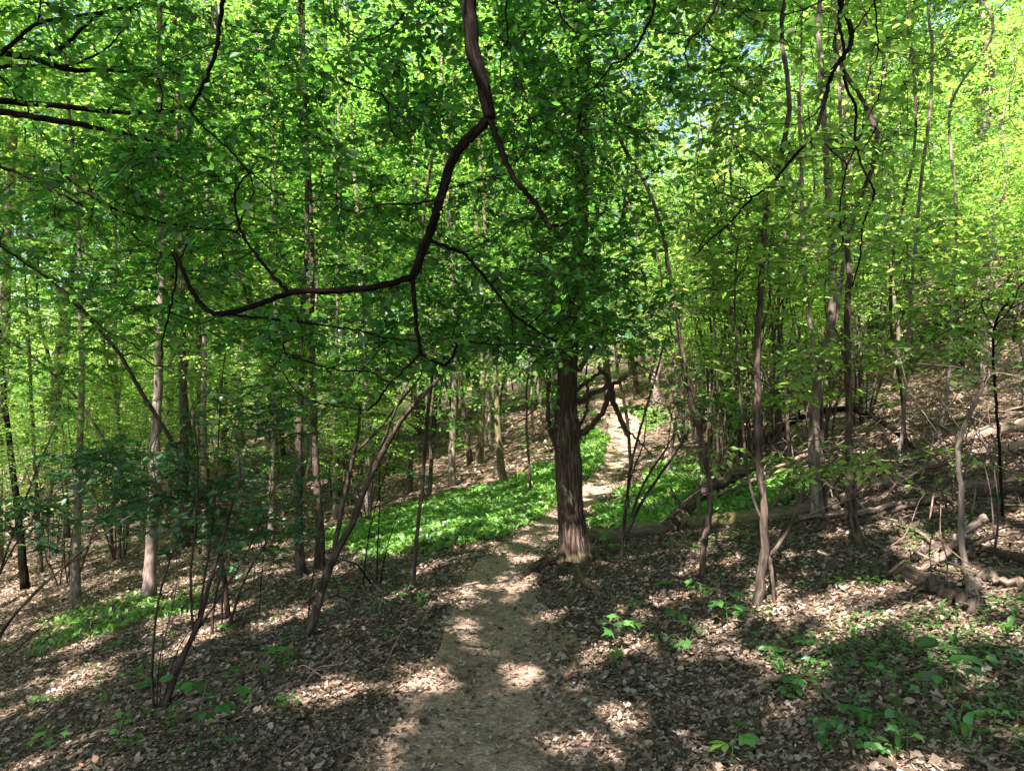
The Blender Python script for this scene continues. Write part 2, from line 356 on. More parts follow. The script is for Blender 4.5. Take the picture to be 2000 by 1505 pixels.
# ------------------------------------------------------------------ leaf litter
def scatter(n, dmin, dmax, wedge=.78):
    a = RS.uniform(-wedge, wedge, n); d = RS.uniform(dmin, dmax, n)
    return d * np.tan(a) * .95, d
def litter(name, mat_, n, dmin, dmax, tm, s0, pathk, label=None):
    x, y = scatter(n, dmin, dmax)
    u = np.abs(x - pathx(y)) / np.interp(y, PY, HW)
    edge = np.clip((u + fbm(x * 2.4, y * 2.4, 3, 41) * 1.8 - .38) / 1.0, 0, 1) ** 1.5
    k = RS.rand(n) < pathk + (1 - pathk) * edge
    x, y = x[k], y[k]; n = len(x)
    a = RS.uniform(0, 6.283, n); t = RS.normal(0, .38, (n, 3)); t[:, 2] = 0
    e = .05; zx = (terr(x + e, y) - terr(x - e, y)) / (2 * e); zy = (terr(x, y + e) - terr(x, y - e)) / (2 * e)
    nr = nrm(np.stack([-zx, -zy, 1 + 0 * zx], -1) + t)
    d = np.stack([np.cos(a), np.sin(a), 0 * a], -1); d = nrm(d - nr * (d * nr).sum(-1, keepdims=True))
    s = s0 * np.minimum(np.exp(RS.normal(-.08, .42, n)), 1.75) * (1 + np.clip(y - 5, 0, 20) * .05)
    onp = np.abs(x - pathx(y)) < np.interp(y, PY, HW)
    pos = np.stack([x, y, terr(x, y) + RS.uniform(.0, .018, n) + .026 * onp], -1)
    m = MB(); h = n // 2
    if tm == 'mix':
        m.leaves(pos[:h], d[:h], nr[:h], s[:h], 'dead', RS.uniform(.45, 1.1, h)); m.leaves(pos[h:], d[h:], nr[h:], s[h:], 'dead2', RS.uniform(.6, 1.2, n - h))
    else: m.leaves(pos, d, nr, s, tm)
    return tag(m.obj(name, mat_), label, 'leaf litter', kind='stuff')
litter('leaf_litter', M['litter'], 300000, 1.8, 14, 'mix', .029, .08, 'dry brown leaf litter covering the forest floor beside the path')
litter('leaf_litter', M['litter'], 90000, 12, 45, 'dead', .045, .03, 'distant brown leaf litter on the slopes further along the path')
litter('bark_chips', M['chips'], 60000, 1.8, 9, 'chip', .022, .9, 'small chips and crumbs of leaf trodden into the path')

x, y = scatter(5200, 1.9, 16); A_ = np.stack([x, y, terr(x, y) + .022], -1); ag = RS.uniform(0, 6.283, len(x)); Lg = RS.uniform(.04, .22, len(x))
x2, y2 = x + np.cos(ag) * Lg, y + np.sin(ag) * Lg; B_ = np.stack([x2, y2, terr(x2, y2) + RS.uniform(.015, .05, len(x))], -1)
kk = np.abs(x - pathx(y)) > np.interp(y, PY, HW) * .9
mb = MB(); mb.sticks(A_[kk], B_[kk], RS.uniform(.0015, .004, kk.sum()), .0012); tag(mb.obj('fallen_twigs', M['bark_brown']), 'fine fallen twigs mixed into the leaf litter', 'twigs', kind='stuff')

# ------------------------------------------------------------------ gaps cut into the crowns along the sun rays, to put sun patches on the ground
GAPS = [(1750, 950, .8), (1850, 900, .9), (1950, 870, .9), (1950, 960, .7), (1650, 960, .6), (1800, 1000, .5), (1560, 1080, .35), (935, 1250, .34), (915, 1332, .20), (1000, 1305, .16), (1045, 1265, .18), (950, 1142, .42), (870, 1150, .35), (915, 1182, .18), (1080, 1275, .26), (1060, 1225, .18), (1010, 1352, .12), (1100, 1320, .22), (1040, 1095, .3),
        (1210, 1272, .40), (1245, 1215, .26), (1150, 1310, .22), (1185, 1245, .2), (1235, 1388, .13), (1455, 1288, .30), (1395, 1335, .14), (1600, 1188, .42), (1680, 1228, .45), (1560, 1150, .35), (1810, 1200, .3), (1945, 1215, .45), (1380, 1062, .55),
        (1350, 1092, .5), (1830, 1278, .2), (1620, 1312, .16), (1530, 1398, .12), (1362, 1378, .14), (1660, 1492, .18), (1830, 1456, .16), (1965, 1475, .14), (1310, 1030, .5), (1750, 1030, .6), (1900, 1050, .5), (1240, 1092, .28), (1490, 1185, .25), (1290, 1180, .3), (1700, 1150, .35), (1850, 1110, .5), (1150, 1100, .28), (1310, 1175, .25),
        (690, 1332, .30), (440, 1436, .17), (150, 1330, .4), (90, 1212, .8), (262, 1300, .28), (100, 1295, .35), (330, 1150, .9), (240, 1195, .6), (400, 1205, .6), (430, 1232, .4), (522, 1290, .12), (585, 1275, .14), (790, 1325, .18), (10, 1370, .3), (200, 1150, .8), (560, 1200, .35), (340, 1060, .9),
        (880, 1482, .12), (760, 1502, .12), (1150, 1448, .14), (780, 1060, 1.0), (720, 1085, .7), (840, 1110, .3), (1000, 1045, .4), (1200, 1030, .6), (1170, 960, .8), (960, 1060, .5)]
GW = np.array([[*hit(x, y)[:2], r] for x, y, r in GAPS])
def in_gap(pos, soft=1.0):
    """True where the sun ray through a leaf lands on a spot of the ground picked for a sun patch"""
    z = np.zeros(len(pos))
    for _ in range(3):
        t = (pos[:, 2] - z) / sun_dir[2]; gx_ = pos[:, 0] - sun_dir[0] * t; gy_ = pos[:, 1] - sun_dir[1] * t; z = terr(gx_, gy_)
    w = np.zeros(len(pos))
    for x, y, r in GW: w = np.maximum(w, np.exp(-((gx_ - x) ** 2 + (gy_ - y) ** 2) / (r * r)))
    thr = np.interp(gy_, [7, 9, 16], [.155, .02, .0]) * (1 - w) - .17 * w
    return fbm(gx_ * 6.0, gy_ * 6.0, 2, 71) * 1.15 - thr

# ------------------------------------------------------------------ tree growth
class Net:
    def __init__(s, cap=60000): s.P = np.zeros((cap, 3)); s.R = np.zeros(cap); s.D = np.zeros((cap, 3)); s.n = 0; s.tubes = []
    def line(s, P, R, tube=True):
        P = np.asarray(P, float); R = np.asarray(R, float); D = nrm(np.gradient(P, axis=0))
        k = len(P); s.P[s.n:s.n + k] = P; s.R[s.n:s.n + k] = R; s.D[s.n:s.n + k] = D; s.n += k
        if tube: s.tubes.append((P, R))
def smooth(P, n, jit=0.0, rs=RS):
    """Catmull-Rom through points, resampled, with a little crookedness"""
    P = np.asarray(P, float)
    if len(P) == 2: P = np.array([P[0], (P[0] * 2 + P[1]) / 3, (P[0] + P[1] * 2) / 3, P[1]])
    Q = np.vstack([2 * P[0] - P[1], P, 2 * P[-1] - P[-2]]); out = []
    m = len(P) - 1; per = max(2, int(math.ceil(n / m)))
    for i in range(m):
        a, b, c, d = Q[i], Q[i + 1], Q[i + 2], Q[i + 3]
        for t in np.linspace(0, 1, per, endpoint=False):
            out.append(.5 * ((2 * b) + (-a + c) * t + (2 * a - 5 * b + 4 * c - d) * t * t + (-a + 3 * b - 3 * c + d) * t ** 3))
    out.append(P[-1]); out = np.array(out)
    if jit: 
        J = rs.normal(0, jit, out.shape); J[0] = 0; J[-1] = 0; out += J
    return out
def grow(net, T, rs, step=.25, rk=.008, r0=.002, jit=.05, down=1.2, maxr=.05, prefer=None):
    made = []
    for t in T:
        d = t - net.P[:net.n]; L = np.sqrt((d * d).sum(1)); c = L + down * np.maximum(0, -d[:, 2])
        j = int(np.argmin(c)); l = L[j]
        if l < .04: continue
        p = net.P[j]; n = max(2, int(l / step) + 1)
        dr = nrm(net.D[j] * .5 + d[j] / l * .75 + rs.normal(0, .25, 3)); cpt = p + dr * l * .5
        tt = np.linspace(0, 1, n + 1)[:, None]
        Q = (1 - tt) ** 2 * p + 2 * tt * (1 - tt) * cpt + tt ** 2 * t
        Q[1:-1] += rs.normal(0, jit * l / n + .006, Q[1:-1].shape)
        ra = min(net.R[j] * .75, r0 + rk * l, maxr); R = ra + (min(r0, ra) - ra) * tt[:, 0]
        k = len(Q) - 1; net.P[net.n:net.n + k] = Q[1:]; net.R[net.n:net.n + k] = R[1:]; net.D[net.n:net.n + k] = nrm(np.diff(Q, axis=0)); net.n += k
        net.tubes.append((Q, R)); made.append((Q, R))
    return made
def sprays(made, rs, ntw=4, tl=.28, sp=.035, tilt=.4, jn=.35, start=.35, droop=.1):
    """leafy twiglets along the outer part of each twig -> twig segments and leaf frames"""
    S = []; D = []
    for Q, R in made:
        T = nrm(Q[-1] - Q[-2]); L = len(Q)
        for i in range(ntw):
            f = start + (1 - start) * rs.rand() if i else 1.0
            g = f * (L - 1); a = int(min(g, L - 2)); S.append(Q[a] + (Q[a + 1] - Q[a]) * (g - a))
            t = T if i == 0 else nrm(Q[a + 1] - Q[a])
            ang = 0 if i == 0 else rs.choice([-1, 1]) * rs.uniform(.5, 1.2)
            h = np.array([t[0] * math.cos(ang) - t[1] * math.sin(ang), t[0] * math.sin(ang) + t[1] * math.cos(ang), t[2] * .4])
            if abs(h[0]) + abs(h[1]) < .2: h[:2] += rs.normal(0, .6, 2)
            D.append(nrm(h + np.array([0, 0, rs.normal(-droop, .15)])))
    S = np.array(S); D = np.array(D); N = len(S)
    Ls = tl * rs.uniform(.5, 1.2, N); E = S + D * Ls[:, None]; E[:, 2] -= .12 * Ls
    kmax = int(tl * 1.2 / sp) + 1
    k = np.arange(kmax)[None] * sp; ok = (k < Ls[:, None]) & (rs.rand(N, kmax) < .9)
    fi, ki = np.nonzero(ok); f = (k[0, ki] / Ls[fi])[:, None]
    pos = S[fi] + (E - S)[fi] * f
    Up = nrm(np.array([0, 0, 1.0]) + rs.normal(0, tilt * .5, (N, 3)))[fi]
    side = nrm(np.cross(Up, D[fi])); sg = np.where(ki % 2 == 0, 1, -1)[:, None]
    d = nrm(D[fi] * .75 + side * sg * .9 + rs.normal(0, .25, (len(fi), 3))); d[:, 2] -= .18
    nn = nrm(Up + rs.normal(0, jn, (len(fi), 3)))
    return S, E, pos, d, nn
def volume_targets(c, r, n, rs, flat=1.0, shell=.5):
    v = nrm(rs.normal(0, 1, (n, 3))); q = rs.rand(n) ** shell
    return np.asarray(c) + v * q[:, None] * np.asarray(r)

def finish_tree(name, base, label, cat, group, net, made, rs, barkm, leafm, leaf='small', lsize=.07, ntw=4, tl=.28, sp=.035, tilt=.4, jn=.35, twigs=True, sides=7, start=.35, wob=.07, extra=None, gap=None, shafts=True, hi=()):
    r = root(name, base, label, cat, group)
    m = MB()
    for i, (Q, R) in enumerate(net.tubes):
        mx = R.max(); m.tube(Q, R, sides + 3 if mx > .05 else (sides if mx > .02 else (5 if mx > .008 else 3)), True, wob if mx > .02 else 0)
    if extra: extra(m)
    S, E, pos, d, nn = sprays(made, rs, ntw, tl, sp, tilt, jn, start)
    if twigs: m.sticks(S, E, .0022, .001)
    if gap:
        g = vn3(pos[:, 0] * gap[0], pos[:, 1] * gap[0], pos[:, 2] * gap[0], 12) > gap[1]; pos, d, nn = pos[g], d[g], nn[g]
    sz = lsize * rs.uniform(.6, 1.2, len(pos))
    if shafts:
        gv = in_gap(pos); g = (gv < 0) | (rs.rand(len(pos)) < np.where((pos[:, 2] - 1.6 < .54 * pos[:, 1]) & (np.abs(pos[:, 0]) < .72 * pos[:, 1]), np.where(gv > .10, .12, .5), .0)); pos, d, nn, sz = pos[g], d[g], nn[g], sz[g]
        for c_, r_, n_ in hi:          # unseen upper crown, added to shade what lies below
            mh = grow(net, volume_targets(c_, r_, n_, rs), rs, .5, .01, .004, .05, .5, .05)
            for Q, R in mh: m.tube(Q, R, 4)
            S2, E2, p2, d2, n2 = sprays(mh, rs, 7, .8, .08, .5, .4, .3); g = in_gap(p2) < 0
            pos = np.vstack([pos, p2[g]]); d = np.vstack([d, d2[g]]); nn = np.vstack([nn, n2[g]]); sz = np.concatenate([sz, .17 * rs.uniform(.7, 1.2, g.sum())])
    sh = cat == 'shrub'
    t = shift(m, base).obj('stems' if sh else 'trunk', barkm, r, True)
    c = MB(); c.leaves(pos, d, nn, sz, leaf, rs.uniform(.85, 1.25, len(pos)))
    cr = shift(c, base).obj('leaves' if sh else 'crown', leafm, r)
    return r, t, cr

HERO = []          # (x, y) of traced trees, to keep the filling trees off them
def px_line(pts, d0, drift=0.0):
    """photo points -> 3-D line at distance d0, its distance drifting along the line"""
    n = len(pts); return np.array([at(x, y, d0 + (drift * i / (n - 1) if np.isscalar(drift) else drift[i])) for i, (x, y) in enumerate(pts)])
def traced(name, label, stems, bark='bark_brown', leafm='leaf_mid', group=None, cat='tree', crown=None, top=None, tgt=60, lsize=.07, seed=0, ground_first=True, depth=None, **kw):
    """stems: list of (pixel points from the foot upwards, width px at foot, width px at end); the first stem stands on the ground"""
    rs = np.random.RandomState(seed + 100)
    b = hit(*stems[0][0][0]) if depth is None else at(*stems[0][0][0], depth)
    d0 = b[1]; HERO.append((b[0], b[1])); net = Net()
    for i, s in enumerate(stems):
        pts, w0, w1 = s[:3]; o_ = [tuple(q) for q in pts]
        pts = [o_[k] if k in (0, len(o_) - 1) else (.3 * o_[k][0] + .35 * (o_[k - 1][0] + o_[k + 1][0]), .6 * o_[k][1] + .2 * (o_[k - 1][1] + o_[k + 1][1])) for k in range(len(o_))] if len(o_) > 4 else o_
        dr = s[3] if len(s) > 3 else 0.0
        P = px_line(pts, d0 + (s[4] if len(s) > 4 else 0), dr)
        r0, r1 = .74 * w0 / K * d0 / 2, .74 * w1 / K * d0 / 2
        if i == 0 or (len(s) > 5 and s[5]):
            P[0][2] = min(P[0][2], float(terr(P[0][0], P[0][1]))) - .06
        if i == 0 and top:                    # carries on upwards out of sight
            tdir = nrm(P[-1] - P[-2]); tdir[2] = max(tdir[2], .9); tdir = nrm(tdir)
            ex = [P[-1] + tdir * (top - P[-1][2]) * f + rs.normal(0, .12, 3) for f in (.35, .7, 1)]
            P = np.vstack([P, ex])
            Q = smooth(P, 34, .004); f = np.linspace(0, 1, len(Q)); R = r0 + (max(.012, r1 * .35) - r0) * f ** .8
        else:
            Q = smooth(P, max(12, len(pts) * 4), .0015 if r0 < .05 else .005); f = np.linspace(0, 1, len(Q)); R = r0 + (r1 - r0) * f
        if i == 0: R = R * (1 + .3 * np.exp(-f * 26))
        net.line(Q, R)
    made = []
    if crown:
        for c in crown:                       # (centre px, py, ddepth, rx, ry, rz, n)
            ctr = at(c[0], c[1], d0 + c[2]); T = volume_targets(ctr, c[3:6], c[6], rs, shell=.45)
            T[:, 2] = np.maximum(T[:, 2], terr(T[:, 0], T[:, 1]) + .35)
            made += grow(net, T, rs, .22)
    if not made: made = [net.tubes[-1]]
    return finish_tree(name, (b[0], b[1], b[2]), label, cat, group, net, made, rs, M[bark], M[leafm], lsize=lsize, **kw)


# ------------------------------------------------------------------ the rough-barked tree beside the path
def main_tree():
    rs = np.random.RandomState(5)
    b = hit(1118, 1098); d = b[1]; HERO.append((b[0], b[1]))
    r = root('rough_barked_tree', b, 'thick dark tree with furrowed bark, a knotty burr and flared roots beside the path', 'tree')
    cl = [(1126, 1112), (1121, 1075), (1118, 1040), (1113, 970), (1109, 900), (1107, 850), (1106, 795), (1108, 730), (1112, 680), (1122, 620), (1130, 540), (1136, 400), (1140, 200), (1150, -100)]
    wd = [70, 60, 57, 54, 52, 52, 46, 43, 41, 39, 36, 32, 28, 20]
    C = np.array([at(x, y, d) for x, y in cl])
    Lz = C[:, 2]; nz, nt = 520, 128
    zz = np.interp(np.linspace(0, 1, nz) ** 1.35, [0, 1], [Lz[0], Lz[-1]])
    cx = np.interp(zz, Lz, C[:, 0]); cw = .94 * np.interp(zz, Lz, wd) / K * d / 2
    cw *= .97 + .10 * (vnoise(zz * 2.2, zz * 0 + 2, 6) - .3)
    th = np.linspace(0, 2 * math.pi, nt, endpoint=False)
    T, Zg = np.meshgrid(th, zz); Rg = cw[:, None] * np.ones((1, nt)); h = Zg - b[2]
    lob = .5 + .5 * np.cos(T * 5 + 1.2 * np.sin(T * 2 + 1)); lob = lob ** 1.5
    Rg = Rg + np.exp(-np.maximum(h, 0) / .16) * (.012 + .085 * lob)
    for (zc, tc, a, sz, sa) in [(at(0, 905, d)[2], math.pi * 1.8, .014, .10, .7), (at(0, 960, d)[2], math.pi * 1.25, .012, .14, .6), (at(0, 848, d)[2], math.pi * 1.15, .035, .09, .5), (at(0, 830, d)[2], math.pi * 1.75, .03, .08, .5), (at(0, 800, d)[2], math.pi * 1.0, .02, .06, .4), (at(0, 860, d)[2], math.pi * 1.45, .025, .07, .9)]:
        da = np.abs((T - tc + math.pi) % (2 * math.pi) - math.pi); Rg = Rg + 1.5 * a * np.exp(-(da / sa) ** 2 - ((Zg - zc) / sz) ** 2)
    # furrows: long wandering vertical ridges
    cxn, syn = np.cos(T), np.sin(T)
    wob = (vn3(cxn * 2, syn * 2, Zg * 3.0, 1) - .5) * 1.1
    f1 = np.abs(((T * 17 / (2 * math.pi) + wob * 1.3 + .35 * np.sin(Zg * 9)) % 1) - .5) * 2
    f2 = np.abs(vn3(cxn * 9 + 4, syn * 9, Zg * 5.5, 2) - .5) * 2
    f3 = vn3(cxn * 22, syn * 22, Zg * 30, 3) - .5
    Rg = Rg - .014 * (1 - np.clip(f1 * 1.7, 0, 1)) - .010 * (1 - np.clip(f2 * 3.0, 0, 1)) + .009 * f3
    Xv = cx[:, None] + Rg * np.cos(T); Yv = d + Rg * np.sin(T); Zv = Zg + 0
    low = h < .35
    V = np.stack([Xv, Yv, Zv], -1); A = np.stack([np.cos(T) * .2, np.sin(T) * .2, Zg], -1)
    i = np.arange(nz - 1)[:, None] * nt; j = np.arange(nt)[None]; j2 = (j + 1) % nt
    q = np.stack([i + j, i + j2, i + nt + j2, i + nt + j], -1).reshape(-1, 4)
    m = MB(); m.add(V.reshape(-1, 3), np.concatenate([q.ravel(), (nz - 1) * nt + np.arange(nt)]), np.concatenate([np.full(len(q), 4), [nt]]), A.reshape(-1, 3))
    shift(m, b).obj('trunk', M['bark_main'], r, True)
    # surface roots
    def rootlet(pts, w0, w1):
        P = []
        for k, (x, y) in enumerate(pts):
            p = hit(x, y); p[2] += .02 - .05 * (k == len(pts) - 1); P.append(p)
        P = smooth(P, 22, .004); mm = MB(); f = np.linspace(0, 1, len(P)); mm.tube(P, (w0 + (w1 - w0) * f) / K * d / 2, 10, True, .3)
        shift(mm, b).obj('root', M['bark_main'], r, True)
    rootlet([(1100, 1098), (1062, 1104), (1035, 1122), (1005, 1142), (960, 1158)], 34, 10)
    rootlet([(1110, 1108), (1085, 1128), (1050, 1142), (1030, 1160)], 22, 8)
    rootlet([(1145, 1090), (1168, 1098), (1190, 1112)], 34, 10)
    rootlet([(1128, 1112), (1138, 1135), (1165, 1158), (1185, 1180)], 24, 6)
    # crooked side branches
    def br(pts, w0, w1, dd=0.0, mt='bark_brown'):
        P = smooth(px_line(pts, d - .02, dd), 26, .005); mm = MB(); f = np.linspace(0, 1, len(P)); mm.tube(P, (w0 + (w1 - w0) * f) / K * d / 2, 8, True, .2)
        shift(mm, b).obj('branch', M[mt], r, True); return P, (w0 + (w1 - w0) * f) / K * d / 2
    br([(1128, 850), (1150, 835), (1172, 812), (1186, 780), (1190, 762), (1186, 735), (1172, 718)], 13, 8, -.3)
    br([(1186, 735), (1200, 785), (1212, 815), (1220, 838), (1228, 850)], 13, 8, -.3)
    br([(1220, 836), (1250, 862), (1275, 892)], 5, 2, -.3)
    br([(1130, 785), (1160, 766), (1195, 752), (1226, 732)], 11, 7, -.4)
    br([(1124, 762), (1150, 742), (1170, 728), (1168, 715)], 9, 5, .1)
    br([(1130, 832), (1142, 812), (1148, 780), (1147, 745)], 7, 5, -.2)
    br([(1085, 862), (1075, 840), (1070, 800), (1070, 760), (1074, 745)], 11, 5, -.3)
    br([(1130, 722), (1142, 706), (1166, 668), (1185, 640)], 12, 6, .2)
    br([(1092, 720), (1078, 690), (1062, 640), (1040, 590)], 9, 4, .2)
    for k in range(9):
        y0 = rs.uniform(840, 880); s = rs.choice([-1, 1]); x0 = 1106 + s * rs.uniform(10, 30)
        br([(x0, y0), (x0 + s * rs.uniform(4, 14), y0 + rs.uniform(-2, 16)), (x0 + s * rs.uniform(10, 34), y0 + rs.uniform(-22, 22))], 2.6, 1.2, -.35)
    # crown
    net = Net(); P = smooth(C[8:], 20); net.line(P, np.linspace(.08, .03, len(P)), False)
    T = []
    for (x, y, dd, rx, ry, rz, n) in [(1120, 560, 0, 1.0, 1.2, .45, 60), (1180, 640, -.3, .5, .6, .2, 18), (1040, 610, 0, .5, .6, .2, 16), (1130, 300, 0, 1.8, 1.8, 1.0, 90), (1140, -150, 0, 2.6, 2.6, 1.8, 150)]:
        T.append(volume_targets(at(x, y, d + dd), (rx, ry, rz), n, rs))
    made = grow(net, np.vstack(T), rs, .22)
    S, E, pos, dd, nn = sprays(made, rs, 5, .34, .045, .5, .4); sz = .065 * rs.uniform(.6, 1.2, len(pos))
    mh = grow(net, volume_targets((.9, 6.6, 11), (4, 4, 2), 220, rs), rs, .5, .01, .004, .05, .5, .05)  # unseen high crown added to shade the ground
    S2, E2, p2, d2, n2 = sprays(mh, rs, 7, .8, .08, .5, .4, .3); pos = np.vstack([pos, p2]); dd = np.vstack([dd, d2]); nn = np.vstack([nn, n2]); sz = np.concatenate([sz, .17 * rs.uniform(.7, 1.2, len(p2))])
    g = (in_gap(pos) < 0) | ((rs.rand(len(pos)) < .5) & (pos[:, 2] < 5)); pos, dd, nn, sz = pos[g], dd[g], nn[g], sz[g]
    m = MB()
    for Q, R in net.tubes: m.tube(Q, R, 5)
    m.sticks(S, E, .002, .001)
    t = shift(m, b).obj('limbs', M['bark_brown'], r, True)
    c = MB(); c.leaves(pos, dd, nn, sz, 'leaf')
    shift(c, b).obj('crown', M['leaf_mid'], r)
    # a little ivy on the shaded side
    n = 130; a = rs.normal(math.pi * 1.12, .35, n); z = rs.uniform(at(0, 830, d)[2], at(0, 640, d)[2], n)
    rr = np.interp(z, Lz, wd) / K * d / 2 + rs.uniform(.01, .09, n)
    pos = np.stack([np.interp(z, Lz, C[:, 0]) + rr * np.cos(a), d + rr * np.sin(a), z], -1)
    c = MB(); c.leaves(pos, nrm(rs.normal(0, 1, (n, 3)) + [0, 0, -.6]), np.stack([np.cos(a), np.sin(a), .5 + 0 * a], -1) + rs.normal(0, .4, (n, 3)), .05, 'leaf')
    shift(c, b).obj('ivy', M['herb'], r)
main_tree()

# ------------------------------------------------------------------ overhanging trees whose trunks stand outside the frame
def overhang(name, label, foot, trunk, limbs, traced_, regions, leafm, seed, lsize=.062, bark='bark_dark', extra_vols=(), hi=()):
    """limbs: 3-D lines from the trunk to where the traced branches begin; traced_: (pixel points, width0, width1, distance, drift)"""
    rs = np.random.RandomState(seed); net = Net(120000)
    base = np.array([foot[0], foot[1], float(terr(*foot))]); HERO.append(foot)
    P = smooth([base - [0, 0, .1]] + [np.array(p) for p in trunk], 30, .01); net.line(P, np.linspace(.17, .07, len(P)))
    for L, r0, r1 in limbs:
        P = smooth(L, 24, .012); net.line(P, np.linspace(r0, r1, len(P)))
    for pts, w0, w1, d0, dr in traced_:
        P = smooth(px_line(pts, d0, dr), max(14, 6 * len(pts)), .0022); f = np.linspace(0, 1, len(P))
        dd = P[:, 1]; net.line(P, (w0 + (w1 - w0) * f) / K * dd / 2)
    made = []
    for poly, n, da, db in regions:
        Q = np.array(poly, float); T = []
        while len(T) < n:
            x = rs.uniform(Q[:, 0].min(), Q[:, 0].max(), 200); y = rs.uniform(Q[:, 1].min(), Q[:, 1].max(), 200)
            k = inpoly(x, y, poly)
            for a, b_ in zip(x[k], y[k]):
                dd = rs.uniform(da, db); p = at(a, b_, dd)
                if p[2] > terr(p[0], p[1]) + 1.0: T.append(p)
        made += grow(net, np.array(T[:n]), rs, .10, .008, .0022, .09, .25, .016)
    for c, r_, n in extra_vols:  # leaf masses mostly out of view, added for shade on the near ground
        made += grow(net, volume_targets(c, r_, n, rs), rs, .3, .01, .002, .06, .2, .05)
    return finish_tree(name, base, label, 'tree', 'trees that stand outside the frame and reach in overhead', net, made, rs, M[bark], M[leafm], 'leaf', lsize, 5, .22, .031, .9, .55, True, 8, .3, .06, hi=hi)

